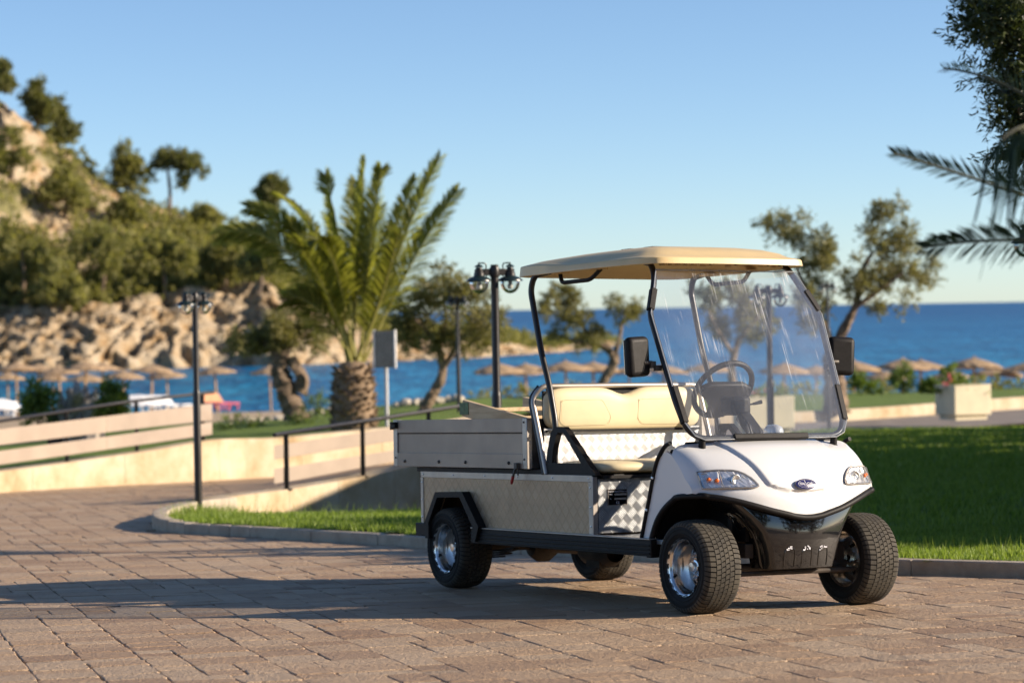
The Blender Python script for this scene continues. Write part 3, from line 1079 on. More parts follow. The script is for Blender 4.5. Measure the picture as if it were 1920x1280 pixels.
m.bar(a + np.array([-.002, 0, .004]), b + np.array([-.002, 0, .004]), .004, .01)
m.add([a, b, b + np.array([-.055, .006, .014]), a + np.array([-.055, -.006, .014])], [(0, 1, 2, 3)])
m.build('windscreen', M['acrylic'], cart, fix=False)
m = MB()
ep = [pp(y, z, .0218) for y, z in outl]
for p, q in zip(ep, ep[1:] + ep[:1]): m.tube([p, q], .0030, 5)
m.build('windscreen_edge', thin_glass('acrylic_edge', (.8, .86, .9), haze=.35, refl=2.0), cart)
def clip(p, q, w=.034, d=.035):
    g = MB(); p = np.array(p); q = np.array(q)
    g.bar(p + nrm * .010, q + nrm * .010, w, d, up=tuple(nrm)); g.build('rubber_clip', M['black_plastic'], cart, bevel=.005)
for sd in (-1, 1):
    f = lambda h, z: (wx(z), sd * h, z)
    clip(f(.468, 1.600), f(.518, 1.492)); clip(f(.498, 1.105), f(.486, .925))
clip((wx(.853) + .004, -.225, .850), (wx(.853) + .004, .225, .850), .03, .034)
for sd in (-1, 1):
    g = MB(); g.tube([(-.070, sd * .402, .846), (-.076, sd * .400, .80)], [.017, .019], 10); g.tube([(-.076, sd * .40, .806), (-.076, sd * .40, .795)], .024, 10)
    g.build('windscreen_foot', M['black_plastic'], cart, sm=True)
    # door mirrors
    mm = MB(); mm.box((0, 0, 0), (.055, .148, .200)); mr = mm.build('mirror', M['black_plastic'], cart, bevel=.026, seg=4)
    mr.location = (-.30, sd * .627, 1.262); mr.rotation_euler = (math.radians(-3 * sd), 0, math.radians(-14 * sd))
    mg_ = MB(); mg_.box((-.029, 0, 0), (.003, .125, .17)); mg_.build('mirror_glass', M['chrome'], mr)
    ar = MB(); ar.box((-.285, sd * .548, 1.222), (.03, .03, .035)); ar.tube([(-.285, sd * .60, 1.232), (-.285, sd * .545, 1.232)], .011, 8); ar.box((-.262, sd * .522, 1.205), (.03, .05, .028))
    ar.build('mirror_arm', M['steel_dark'], cart, bevel=.003)

# ---- steering
SW = np.array([-.80, .225, 1.10])
e = math.radians(37)
ax = np.array([-math.cos(e) * 1.0, 0, math.sin(e)])       # towards the driver
sv = np.array([0, 1., 0]); uv = np.cross(ax, sv); uv /= np.linalg.norm(uv)
if uv[2] < 0: uv = -uv
sp = lambda a, r, o=0: SW + r * (math.cos(a) * sv + math.sin(a) * uv) + ax * o
g = MB(); g.tube([sp(a, .172) for a in np.linspace(0, 2 * PI, 48, endpoint=False)], .0155, 9, closed=True)
st = g.build('steering_wheel', M['black_plastic'], cart, sm=True)
g = MB()
V = []; F = []
out2 = [(-.10, .055), (-.155, .03), (-.16, -.01), (-.10, -.055), (-.06, -.10), (-.05, -.16), (.05, -.16), (.06, -.10), (.10, -.055), (.16, -.01), (.155, .03), (.10, .055)]
for o_ in (-.035, .002):
    V += [SW + a * sv + b * uv + ax * o_ for a, b in out2]
n = len(out2)
F = [tuple(range(n)), tuple(range(2 * n - 1, n - 1, -1))] + [(i, (i + 1) % n, n + (i + 1) % n, n + i) for i in range(n)]
g.add(V, F); g.build('steering_hub', M['black_plastic'], st, bevel=.008)
g = MB(); b0 = SW - ax * .04; b1 = np.array([-.20, .225, .62]); g.bar(b0 + (b1 - b0) * .25, b1, .070, .055); g.build('steering_column', M['black_plastic'], cart, bevel=.008)
g = MB(); g.box(b0 + (b1 - b0) * .14, (.13, .12, .10)); g.build('column_shroud', M['black_plastic'], cart, bevel=.02)
g = MB(); c_ = b0 + (b1 - b0) * .16; g.tube([c_ + np.array([0, .05, .01]), c_ + np.array([.01, .11, .02])], .005, 7); g.tube([c_ + np.array([.01, .10, .018]), c_ + np.array([.014, .15, .028])], [.007, .011], 8)
g.build('indicator_stalk', M['black_plastic'], cart, sm=True)
g = MB(); g.lathe([(0, .045), (.022, .042), (.036, .03), (.042, .0), (.04, -.045), (.03, -.06)], 20, 'x', (-.30, .20, .872)); g.build('dash_knob', M['white_paint'], cart, sm=True)

# ---- timber frame lying in the bed
tf = empty('timber_frame')
tag(tf, 'rough wooden frame of planks lying tilted in the cart cargo bed', 'timber frame')
cm = np.array(cart.matrix_world)
def c2w(p): return (cm @ np.array([p[0], p[1], p[2], 1.0]))[:3]
tf.matrix_world = Matrix(cart.matrix_world) @ Matrix.Translation((-1.85, 0, .72))
def plank(a, b, w, h, nm='plank', up=(0, 0, 1)):
    off = np.array([-1.85, 0, .72])
    g = MB(); g.bar(np.array(a) - off, np.array(b) - off, w, h, up); o = g.build(nm, M['wood'], tf, bevel=.003); return o
p0 = plank((-2.56, -.385, 1.028), (-1.56, -.385, .884), .034, .095)
plank((-2.95, .24, 1.048), (-1.56, .24, .884), .034, .085)
plank((-2.42, -.365, 1.012), (-2.42, .22, 1.022), .13, .024); plank((-2.10, -.365, .965), (-2.10, .22, .965), .10, .024)
plank((-1.78, -.365, .918), (-1.78, .22, .918), .10, .024); plank((-1.57, -.42, .892), (-1.57, .42, .892), .034, .105)
g = MB(); g.box((-2.53 + 1.85, -.404, 1.024 - .72), (.105, .003, .070)); g.build('nail_plate', M['green_metal'], tf)

# ================================================================== setting
def stone_ground(name, c1, c2, scale, bump=None, space='World', rough=.9, c3=None):
    t = NT(name)
    v = t.coord(space)
    stops = [(.3, c1), (.7, c2)] if c3 is None else [(.25, c1), (.5, c3), (.75, c2)]
    t.set(col=t.ramp(t.noise(v, scale, 7, .6), stops), rough=rough, spec=.3)
    if bump: t.bump(t.noise(v, bump[0], 6, .6), bump[1], bump[2])
    return t.m


M['sand'] = stone_ground('sand', (0.348, 0.261, 0.165), (0.487, 0.374, 0.252), .9, (6, .6, .05))
M['mortar'] = stone_ground('mortar', (.05, .038, .03), (.32, .23, .165), 4.5, (40, .5, .01), c3=(.25, .18, .13))
M['lawn'] = stone_ground('lawn', (0.084, 0.126, 0.017), (0.185, 0.260, 0.046), 1.2, (30, .9, .04), c3=(0.130, 0.189, 0.029))
M['asphalt'] = stone_ground('asphalt', (.17, .145, .125), (.26, .225, .195), 1.5, (60, .3, .01))
M['cream_stone'] = None
t = NT('cream_stone')
v = t.coord('World')
n1 = t.noise(v, 1.3, 7, .65)
n2 = t.noise(v, 9, 6, .6)
c = t.ramp(n1, [(.30, (0.278, 0.191, 0.096)), (.43, (0.435, 0.335, 0.209)), (.60, (0.539, 0.461, 0.339))])
c = t.mix(t.math('MULTIPLY', n2, .35), c, (.42, .31, .19), 'MIX')
t.set(col=c, rough=.85, spec=.25)
t.bump(n2, .6, .02)
M['cream_stone'] = t.m
# pavers
t = NT('paver')
v = t.coord('World')
oi = t.node('ShaderNodeObjectInfo')
at_ = t.node('ShaderNodeAttribute'); at_.attribute_name = 'rnd'
rr = t.math('FRACT', t.math('ADD', oi.outputs['Random'], at_.outputs['Fac']))
n1 = t.noise(v, 30, 6, .65)
n2 = t.noise(v, .7, 4, .5)
c = t.ramp(rr, [(0, (0.296, 0.187, 0.109)), (.3, (0.409, 0.274, 0.161)), (.6, (0.452, 0.318, 0.196)), (.85, (0.496, 0.370, 0.244)), (1, (0.365, 0.270, 0.178))])
c = t.mix(t.math('MULTIPLY', n1, .55), c, (0.235, 0.161, 0.113), 'MIX')
stn = t.math('MINIMUM', t.math('MULTIPLY', t.math('MAXIMUM', t.math('SUBTRACT', t.noise(v, 2.3, 6, .7), .57), 0.0), 5.0), .5)
c = t.mix(stn, c, (.16, .11, .08), 'MIX')
c = t.mix(t.math('MULTIPLY', t.math('SUBTRACT', n2, .35), .7), c, (0.487, 0.365, 0.252), 'MIX')
t.set(col=c, rough=.62, spec=.32)
bh = t.math('ADD', t.math('MULTIPLY', t.noise(v, 30, 5, .6), 1.0), t.math('MULTIPLY', t.noise(v, 95, 4, .6), .5))
t.bump(bh, .9, .017)
M['paver'] = t.m
M['kerb'] = stone_ground('kerb', (0.313, 0.261, 0.204), (0.470, 0.405, 0.322), 7, (40, .6, .01))

SEA_Z = -4.4
def terrain_z(X, Y):
    z = np.interp(Y, [-60, 12.45, 30, 42, 60, 100, 150, 175, 240], [3.0, -.006, -.95, -1.35, -1.45, -2.35, -4.25, -5.6, -7])
    return z - .30 * smooth(14, 8, Y) - .10


# ground sheet
xs = np.concatenate([np.linspace(-70, -14, 15), np.linspace(-12, 16, 29), np.linspace(18, 110, 24)])
ys = np.concatenate([np.linspace(-40, 8, 13), np.linspace(10, 60, 26), np.linspace(64, 240, 60)])
XX, YY = np.meshgrid(xs, ys, indexing='ij')
ZZ = terrain_z(XX, YY) + (fbm(XX * .25, YY * .25, 4, 5) - .5) * .25 * smooth(62, 80, YY)
g_ = link('ground', np_mesh('ground', np.stack([XX, YY, ZZ], -1).reshape(-1, 3), grid_faces(len(xs), len(ys)), True), M['sand'])
tag(g_, kind='structure')

# sea
t = NT('sea_water')
v = t.coord('World', (.5, .18, 1))
n1 = t.noise(v, .22, 5, .6)
n2 = t.noise(t.coord('World', (.25, 1, 1)), .02, 4, .5)
gy = t.node('ShaderNodeSeparateXYZ')
t.l(t.node('ShaderNodeNewGeometry').outputs['Position'], gy.inputs[0])
sh = t.ramp(t.math('DIVIDE', gy.outputs[1], 1500.0), [(.10, (.016, .19, .33)), (.26, (.005, .13, .30)), (.9, (.001, .065, .21))])
c = t.mix(t.math('MULTIPLY', t.math('MAXIMUM', t.math('SUBTRACT', n1, .38), 0.0), 3.0), sh, (.003, .07, .20), 'MIX')
c = t.mix(t.math('MULTIPLY', t.math('MAXIMUM', t.math('SUBTRACT', n2, .5), 0.0), 2.0), c, (.03, .20, .36), 'MIX')
t.set(col=c, rough=.32, spec=.05, ior=1.33)
t.bump(t.math('ADD', n1, t.math('MULTIPLY', t.noise(v, 1.1, 3), .4)), 1.0, 1.6)
M['sea'] = t.m
m = MB()
m.add([(-30000, 100, SEA_Z), (30000, 100, SEA_Z), (30000, 45000, SEA_Z), (-30000, 45000, SEA_Z)], [(0, 1, 2, 3)])
tag(m.build('sea', M['sea'], fix=False), kind='structure')

# ---- kerb line of the planted bed
KB = np.array([(7.5, 10.9), (5.0, 12.75), (2.92, 14.38), (2.24, 14.95), (.8, 16.8), (-.66, 18.64), (-1.1, 19.39), (-1.75, 20.26), (-2.48, 21.31),
               (-2.95, 21.86), (-3.27, 22.7), (-3.42, 23.8), (-3.46, 24.9), (-3.40, 26.2), (-3.15, 27.3)])
KC = catmull(KB, 10)
wall2 = [(400, 935, 27.5), (470, 926, 28.4), (541, 917, 29.5), (610, 906, 30.3), (680, 893, 31.0), (790, 868, 32.0), (900, 848, 33.0), (1010, 832, 34), (1150, 815, 35.5)]
W2 = np.array([at(*p) for p in wall2])
leftw = [(-230, 941, 917, 32.5), (-120, 932, 901, 34), (0, 923, 884, 35.5), (100, 915, 871, 36.8), (200, 908, 857, 38.0), (300, 903, 842, 39), (390, 898, 826, 40), (450, 895, 822, 40.8), (520, 893, 821, 41.5),
         (630, 881, 811, 42.8), (740, 868, 801, 44), (850, 856, 790, 45.5), (950, 846, 780, 47)]
LWB = np.array([at(p[0], p[1], p[3]) for p in leftw])
LWT = np.array([at(p[0], p[2], p[3]) for p in leftw])


def inside(px, py, poly):
    r = np.zeros(np.shape(px), bool)
    n = len(poly)
    for i in range(n):
        x0, y0 = poly[i][:2]; x1, y1 = poly[(i + 1) % n][:2]
        c_ = ((y0 > py) != (y1 > py)) & (px < (x1 - x0) * (py - y0) / (y1 - y0 + 1e-12) + x0)
        r ^= c_
    return r


# plaza: everything in front of the kerb, and the path that passes left of it
plaza_poly = [tuple(p) for p in KC] + [tuple(p[:2]) for p in W2[:3]] + [tuple(p[:2]) for p in LWB[::-1][4:]] + [(-12, 30), (-12, 5), (7.5, 5)]
bed_poly = [tuple(p) for p in KC] + [tuple(p[:2]) for p in W2] + [(8, 54), (30, 54), (30, 10.9)]
# mortar bed under the pavers (a sheet following the slope)
xs = np.linspace(-13, 9, 89); ys = np.linspace(3, 44, 165)
XX, YY = np.meshgrid(xs, ys, indexing='ij')
_F_ = grid_faces(89, 165)
_k_ = ~inside(XX.ravel()[_F_].mean(1), YY.ravel()[_F_].mean(1), [(p[0] + .25, p[1] + .25) for p in KC[:-14]] + [tuple(p) for p in KC[-14:]] + [(p[0] - .30, p[1] + .12) for p in W2] + [(8, 54), (30, 54), (30, 10.9)])
pl = link('paved_plaza', np_mesh('paved_plaza', np.stack([XX, YY, plane_z(YY) - .022], -1).reshape(-1, 3), _F_[_k_]), M['mortar'])
tag(pl, kind='structure')

ROWD = np.array([.26, -.9656]); CRS = np.array([.9656, .26])
shapes = {}
def paver_mesh(w, l, var):
    key = (w, l, var)
    if key in shapes: return shapes[key]
    r = random.Random(hash(key) & 0xffff)
    ins = r.choice((.0008, .0012, .002, .004))
    hw, hl = w / 2 - ins, l / 2 - ins
    top, mid = [], []
    base = [(-hw, -hl), (hw, -hl), (hw, hl), (-hw, hl)]
    for i in range(4):
        x0, y0 = base[i]; x1, y1 = base[(i + 1) % 4]
        for f in (.06, .36, .66, .94):
            j = .0035
            mid.append((x0 + (x1 - x0) * f + r.uniform(-j, j), y0 + (y1 - y0) * f + r.uniform(-j, j)))
    n = len(mid)
    V = []
    for (x, y) in mid: V.append((x, y, -.03))
    for (x, y) in mid: V.append((x, y, -.0025 + r.uniform(-.001, .0005)))
    for (x, y) in mid: V.append((x * (1 - .005 / hw), y * (1 - .005 / hl), r.uniform(-.001, .001)))
    F = []
    for k in (0, 1):
        for i in range(n):
            j = (i + 1) % n
            F.append((k * n + i, k * n + j, (k + 1) * n + j, (k + 1) * n + i))
    F.append(tuple(2 * n + i for i in range(n)))
    V = np.array(V)
    shapes[key] = (V, F)
    return shapes[key]


pav = []
# ashlar: long strips 0.62 m wide, each cut into modules of one to three columns with their own lengths
for ir in range(-28, 60):
    s0 = ir * .48
    tt = -47 + random.random()
    while tt < -4:
        cols = random.choice(((.24, .24), (.24, .24), (.16, .32), (.32, .16), (.16, .16, .16), (.24, .24)))
        n_ = random.choice((2, 3, 3, 4, 5))
        ls0 = [random.choice((.15, .20, .25, .30)) for _ in range(n_)]
        Lm = round(sum(ls0), 2)
        x_ = s0 - .24
        for ci, cw in enumerate(cols):
            ls = list(ls0)
            if ci:                                     # other cuts, same total
                ls = []
                left_ = Lm
                while left_ > .351:
                    q = random.choice((.15, .20, .25, .30, .35))
                    if left_ - q < .149: continue
                    ls.append(q); left_ = round(left_ - q, 2)
                ls.append(left_)
            t_ = tt
            for l in ls:
                sc, tc = x_ + cw / 2, t_ + l / 2
                X, Y = sc * CRS[0] + tc * ROWD[0], sc * CRS[1] + tc * ROWD[1]
                if -12 < X < 8 and 8.2 < Y < 43.5 and abs(X) < .245 * Y + 1.2:
                    pav.append((X, Y, cw, l))
                t_ += l
            x_ += cw
        tt += Lm
PA = np.array(pav)
ok = inside(PA[:, 0], PA[:, 1], plaza_poly)
ok &= ~inside(PA[:, 0], PA[:, 1], [tuple(p) for p in KC] + [(p[0] - .36, p[1] + .14) for p in W2] + [(8, 54), (30, 54), (30, 10.9)])
PA = PA[ok]
vis = (abs(PA[:, 0] - 0) < .208 * PA[:, 1]) & (PA[:, 1] > 8.9)
size = np.where(vis, PA[:, 2] * PA[:, 3] / PA[:, 1] ** 3, 0)
order = np.argsort(-size)
slope = math.atan(GRAD)
rot0 = math.atan2(CRS[1], CRS[0])
BIGV, BIGF, BIGR = [], [], []
meshes = {}
nb = 0
for rank, i in enumerate(order):
    X, Y, w_, l_ = PA[i]
    var = random.randrange(5)
    key = (round(w_, 3), round(l_, 2), var)
    V, F = paver_mesh(*key)
    dz = random.uniform(-.002, .002)
    X += random.uniform(-.003, .003); Y += random.uniform(-.003, .003)
    a = rot0 + random.uniform(-.008, .008)
    if rank < 300:
        if key not in meshes:
            me = bpy.data.meshes.new('paver'); me.from_pydata([tuple(v) for v in V], [], F); me.update(); me.materials.append(M['paver'])
            meshes[key] = me
        o = bpy.data.objects.new('paver', meshes[key]); COL.objects.link(o); o.parent = pl
        o.location = (X, Y, plane_z(Y) + dz)
        o.rotation_euler = (slope + random.uniform(-.004, .004), random.uniform(-.006, .006), a)
    else:
        ca, sa = math.cos(a), math.sin(a)
        P = np.column_stack([V[:, 0] * ca - V[:, 1] * sa + X, V[:, 0] * sa + V[:, 1] * ca + Y, V[:, 2]])
        P[:, 2] += plane_z(P[:, 1]) + dz
        BIGV.append(P); BIGF += [tuple(q + nb for q in f) for f in F]; BIGR += [random.random()] * len(F); nb += len(P)
me = bpy.data.meshes.new('pavers_far'); me.from_pydata(np.concatenate(BIGV).tolist(), [], BIGF); me.update()
at2 = me.attributes.new('rnd', 'FLOAT', 'FACE'); at2.data.foreach_set('value', BIGR)
tag(link('pavers_beyond', me, M['paver'], pl), kind='stuff')

# kerb stones
kb = MB(); kb.add([(p[0], p[1], plane_z(p[1]) - .05) for p in KC] + [(p[0] + .1, p[1] + .12, plane_z(p[1]) - .05) for p in KC], grid_faces(2, len(KC)))
kerb = kb.build('kerb', M['mortar'], fix=False); tag(kerb, kind='structure')
d = np.concatenate([[0], np.cumsum(np.linalg.norm(np.diff(KC, axis=0), axis=1))])
def kpt(s): return np.array([np.interp(s, d, KC[:, 0]), np.interp(s, d, KC[:, 1])])
s = 0
while s < d[-1] - .2:
    L_ = random.uniform(.85, 1.05) if s < d[-1] - 7 else random.uniform(.30, .40)
    a, b = kpt(s + .002), kpt(min(s + L_, d[-1]) - .002)
    tdir = (b - a) / np.linalg.norm(b - a)
    nn = np.array([tdir[1], -tdir[0]])                 # towards the grass
    if not inside(np.array([(a + nn * .3)[0]]), np.array([(a + nn * .3)[1]]), bed_poly)[0]: nn = -nn
    mid = kpt(s + L_ / 2)
    h = .085 + .05 * float(smooth(21.3, 23.5, mid[1])) + random.uniform(-.004, .004)
    P = []
    for q in (a, b, b + nn * .14, a + nn * .14):
        P.append((q[0], q[1]))
    k_ = MB()
    V = [(x, y, plane_z(y) - .06) for x, y in P] + [(x, y, plane_z(y) + h) for x, y in P]
    k_.add(V, [(0, 1, 2, 3), (4, 5, 6, 7), (0, 1, 5, 4), (1, 2, 6, 5), (2, 3, 7, 6), (3, 0, 4, 7)])
    k_.build('kerb_stone', M['kerb'], kerb, bevel=.010)
    s += L_

# ---- lawns
def lawn_z(X, Y):
    p = plane_z(Y)
    right = p + .075 + .0121 * np.maximum(0, Y - 17)
    left = p + .085 - .05 * np.maximum(0, Y - 23)
    w_ = smooth(-1.6, 1.4, X - .12 * (Y - 24))
    return left * (1 - w_) + right * w_


Yb = np.linspace(10.5, 53.5, 87); Ub = np.linspace(0, 1, 70)
V = []
ok_faces = []
xs = np.linspace(-4, 16, 101); ys = np.linspace(10.5, 54.5, 177)
XX, YY = np.meshgrid(xs, ys, indexing='ij')
ZZ = lawn_z(XX, YY) + (fbm(XX * .8, YY * .8, 3, 3) - .45) * .05
F = grid_faces(101, 177)
cx = XX.ravel()[F].mean(1); cy = YY.ravel()[F].mean(1)
# stay behind the kerb
dist_in = inside(cx, cy, [(p[0] + .10, p[1] + .10) for p in KC] + [(p[0] - .24, p[1] + .10) for p in W2] + [(7, 56), (30, 56), (30, 10.9)])
lw = link('lawn', np_mesh('lawn', np.stack([XX, YY, ZZ], -1).reshape(-1, 3), F[dist_in], True), M['lawn'])
tag(lw, kind='structure')

M['grass'] = leafmat('grass', (0.101, 0.168, 0.018), (0.302, 0.378, 0.084), .45, .5)
def blades(n, region, hmin, hmax, seed, wd=.006):
    r = np.random.default_rng(seed)
    X0_, X1_, Y0_, Y1_ = region
    X = r.uniform(X0_, X1_, n); Y = r.uniform(Y0_, Y1_, n)
    k = inside(X, Y, [(p[0] + .08, p[1] + .10) for p in KC] + [tuple(p[:2]) for p in W2] + [(7, 56), (30, 56), (30, 10.9)])
    X, Y = X[k], Y[k]
    clump = fbm(X * 3, Y * 3, 3, seed)
    h = (hmin + (hmax - hmin) * r.random(len(X))) * (.55 + .9 * clump)
    a = r.uniform(0, 2 * PI, len(X)); lean = r.uniform(.1, .65, len(X)) * h
    z = lawn_z(X, Y) - .012
    w_ = wd * (.7 + .6 * r.random(len(X)))
    b = r.uniform(0, 2 * PI, len(X))
    p0 = np.stack([X - np.cos(b) * w_, Y - np.sin(b) * w_, z], 1); p1 = np.stack([X + np.cos(b) * w_, Y + np.sin(b) * w_, z], 1)
    tip = np.stack([X + np.cos(a) * lean, Y + np.sin(a) * lean, z + h], 1)
    return np.stack([p0, p1, tip], 1).reshape(-1, 3)
parts = [blades(90000, (-3.6, .8, 18.3, 27), .03, .075, 21), blades(60000, (1.4, 4.2, 13.0, 18.5), .03, .075, 22), blades(50000, (2.0, 7.5, 18.5, 32), .04, .085, 23, .009),
         blades(70000, (2.5, 11.5, 30, 53), .05, .10, 27, .020), blades(1500, (-3.35, -2.85, 23.6, 27.3), .10, .22, 24, .006), blades(500, (-3.4, 0, 20.5, 27), .10, .20, 25, .004), blades(500, (2.6, 4.2, 13.6, 17), .07, .16, 26, .004)]
GV = np.concatenate(parts)
tag(link('grass', np_mesh('grass', GV, np.arange(len(GV)).reshape(-1, 3)), M['grass'], None), 'short bright green grass blades covering the kerbed lawn', 'grass', kind='stuff')

# ---- low stone walls, of slabs
def stone_wall(name, label, top, bot_z, thick, slab):
    root = empty(name, (top[0][0], top[0][1], bot_z(0)))
    tag(root, label, 'wall')
    off = np.array(root.location)
    P = catmull(top, 8)
    dd = np.concatenate([[0], np.cumsum(np.linalg.norm(np.diff(P[:, :2], axis=0), axis=1))])
    s_ = 0.0
    f = lambda q: np.array([np.interp(q, dd, P[:, k]) for k in range(3)])
    i = 0
    while s_ < dd[-1] - .1:
        e_ = min(s_ + slab * random.uniform(.85, 1.15), dd[-1])
        qs = np.linspace(s_ + .004, e_ - .004, 7)
        V = []
        for q in qs:
            p = f(q); t_ = f(min(q + .05, dd[-1])) - f(max(q - .05, 0)); t_[2] = 0; t_ /= np.linalg.norm(t_)
            nn = np.array([-t_[1], t_[0], 0])
            if nn[1] < 0: nn = -nn                       # away from the viewer
            zb = bot_z(q / dd[-1])
            for (o_, z) in ((0, zb), (0, p[2] - .015), (.015, p[2]), (thick - .015, p[2]), (thick, p[2] - .015), (thick, zb)):
                V.append((p[0] + nn[0] * o_ - off[0], p[1] + nn[1] * o_ - off[1], z - off[2]))
        F = []
        for a in range(6):
            for k in range(6):
                q2 = (k + 1) % 6
                F.append((a * 6 + k, a * 6 + q2, (a + 1) * 6 + q2, (a + 1) * 6 + k))
        F += [tuple(range(6)), tuple(36 + k for k in range(6))]
        MB().add(V, F).build('stone_slab', M['cream_stone'], root)
        s_ = e_
        i += 1
    return root


stone_wall('low_wall', 'cream stone low wall curving behind the kerbed grass under the short fence', W2, lambda q: -1.25, .28, 1.15)
stone_wall('retaining_wall', 'long cream stone retaining wall below the long beige board fence', LWT, lambda q: -1.55, .30, 2.1)

# ramp between the two walls
near = W2[1:].copy(); near[:, 2] -= .05; near[:, 1] += .20
ti = np.linspace(0, 1, 30)
def resamp(P, k):
    dd = np.concatenate([[0], np.cumsum(np.linalg.norm(np.diff(P[:, :2], axis=0), axis=1))]) ; dd /= dd[-1]
    return np.stack([np.interp(k, dd, P[:, i]) for i in range(3)], 1)
far = LWB[6:].copy(); far[:, 1] += .1
A_, B_ = resamp(near, ti), resamp(far, ti)
rows = np.stack([A_ * (1 - q) + B_ * q for q in np.linspace(0, 1, 10)], 1)
_pz = plane_z(rows[:, :, 1]) + .004
rows[:, :, 2] = _pz + np.maximum(0, rows[:, :, 2] - _pz) * smooth(0, .45, ti)[:, None]
tag(link('ramp', np_mesh('ramp', rows.reshape(-1, 3), grid_faces(30, 10), True), M['paver']), kind='structure')

# ---- left lawn terrace behind the retaining wall
nearL = LWT.copy(); nearL[:, 1] += .25; nearL[:, 2] -= .035
farp = [(-330, 862, 56), (-120, 835, 58), (0, 822, 59), (150, 806, 59.5), (300, 797, 60), (420, 791, 60), (520, 784, 60), (600, 772, 60), (700, 762, 60), (800, 752, 60), (900, 745, 60), (1010, 742, 61), (1150, 742, 62)]
farL = np.array([at(*p) for p in farp])
ti = np.linspace(0, 1, 60)
A_, B_ = resamp(nearL, ti), resamp(farL, ti)
rows = np.stack([A_ * (1 - q) + B_ * q for q in np.linspace(0, 1, 30)], 1)
rows[:, :, 2] += (fbm(rows[:, :, 0] * .6, rows[:, :, 1] * .6, 3, 9) - .45) * .10
edge_drop = rows[:, -1:, :].copy(); edge_drop[:, :, 1] += .6; edge_drop[:, :, 2] -= 1.2
rows = np.concatenate([rows, edge_drop], 1)
tag(link('terrace_lawn', np_mesh('terrace_lawn', rows.reshape(-1, 3), grid_faces(60, 31), True), M['lawn']), kind='structure')
TER = rows[:, :-1]
def terrace_z(X, Y):
    d_ = (TER[:, :, 0] - X) ** 2 + (TER[:, :, 1] - Y) ** 2
    return float(TER.reshape(-1, 3)[np.argmin(d_)][2])

# ---- road on the right, kerb wall, lawn by the beach
def strip(name, a, b, mat, kind='structure', n=24, m_=6, bumpz=0.0):
    a = np.array(a); b = np.array(b); k = np.linspace(0, 1, n)
    A_, B_ = resamp(a, k), resamp(b, k)
    r = np.stack([A_ * (1 - q) + B_ * q for q in np.linspace(0, 1, m_)], 1)
    if bumpz: r[:, :, 2] += (fbm(r[:, :, 0] * .5, r[:, :, 1] * .5, 3, 4) - .45) * bumpz
    return tag(link(name, np_mesh(name, r.reshape(-1, 3), grid_faces(n, m_), True), mat), kind=kind)
rn = [at(900, 823, 50), at(1300, 829, 52), at(1580, 817, 54), at(1920, 793, 58.5), at(2200, 775, 62)]
rf = [at(900, 800, 56), at(1300, 798, 58), at(1580, 789, 60), at(1920, 766, 66), at(2200, 748, 71)]
strip('road', rn, rf, M['asphalt'])
bw_top = [at(880, 778, 56.3), at(1300, 776, 58.3), at(1580, 768, 60.3), at(1920, 744, 66.3), at(2200, 727, 71.3)]
stone_wall('roadside_wall', 'low cream kerb wall along the far side of the road', np.array(bw_top), lambda q: -2.2, .3, 1.6)
lf = [at(880, 745, 95), at(1300, 742, 97), at(1580, 737, 100), at(1920, 727, 104), at(2200, 715, 108)]
strip('beach_lawn', [p + np.array([0, .25, -.03]) for p in bw_top], lf, M['lawn'], n=40, m_=20, bumpz=.12)

# ---- the rocky hill across the bay
hx = np.linspace(-95, 16, 330)
hs = np.linspace(0, 1, 170)
ridge_px = [(-400, 60), (-120, 130), (0, 182), (60, 222), (140, 286), (200, 345), (300, 390), (400, 425), (480, 462), (540, 515), (600, 565), (680, 612), (760, 638), (860, 645), (940, 650), (985, 660), (1000, 690)]
def ridge(X):
    px = 960 + X / 325.0 * F_PX
    py = np.interp(px, [p[0] for p in ridge_px], [p[1] for p in ridge_px])
    return 1.5 + (581 - .0167 * (px - 960) - py) / F_PX * 325.0
HX, HS = np.meshgrid(hx, hs, indexing='ij')
base_y = np.interp(HX, [-95, -62, -30, -18, -8, 0, 6, 16], [262, 268, 284, 296, 306, 322, 345, 380]) + (fbm(HX * .16, HX * 0 + 3, 3, 8) - .5) * 12
H = np.maximum(ridge(HX), SEA_Z - 2)
cliff = np.minimum(np.interp(HX, [-95, -62, -46, -36, -20, -8, 2, 12], [5.5, 5.8, 6.5, 8.5, 10, 7.5, 4.5, 3.0]), np.maximum(.1, H - SEA_Z) * .85)
prof = np.where(HS < .22, SEA_Z - 1.2 + (cliff + 1.2) * (HS / .22) ** .75, SEA_Z + cliff + (H - SEA_Z - cliff) * np.clip((HS - .22) / .62, 0, 1) ** .9)
prof = np.where(HS > .84, prof - (HS - .84) * 60, prof)
rock = 1 - abs(2 * fbm(HX * .5 + HS * 15, HS * 34 - HX * .3, 5, 31) - 1)
rock2 = 1 - abs(2 * fbm(HX * 1.7 + HS * 20, HS * 90 - HX * .8, 4, 77) - 1)
amp = np.where(HS < .25, 1.0, .45) * smooth(0, .03, HS)
HZ = prof + amp * ((rock - .6) * 1.8 + (rock2 - .6) * .6)
HY = base_y + HS * 62 - amp * (rock - .6) * 4.0
HXX = HX + (fbm(HX * .3, HS * 20, 3, 55) - .5) * 3 * amp
t = NT('hill_rock')
v = t.coord('World')
n1 = t.noise(t.coord('World', (1, 1, .7), (.3, .5, .2)), .42, 9, .72)
n2 = t.noise(v, .07, 5, .6)
n3 = t.noise(v, .9, 6, .6)
c = t.ramp(n1, [(.30, (.17, .10, .055)), (.40, (.42, .27, .13)), (.50, (.52, .40, .26)), (.68, (.60, .51, .38))])
va = t.node('ShaderNodeAttribute'); va.attribute_name = 'veg'
veg = t.math('MULTIPLY', va.outputs['Fac'], .9)
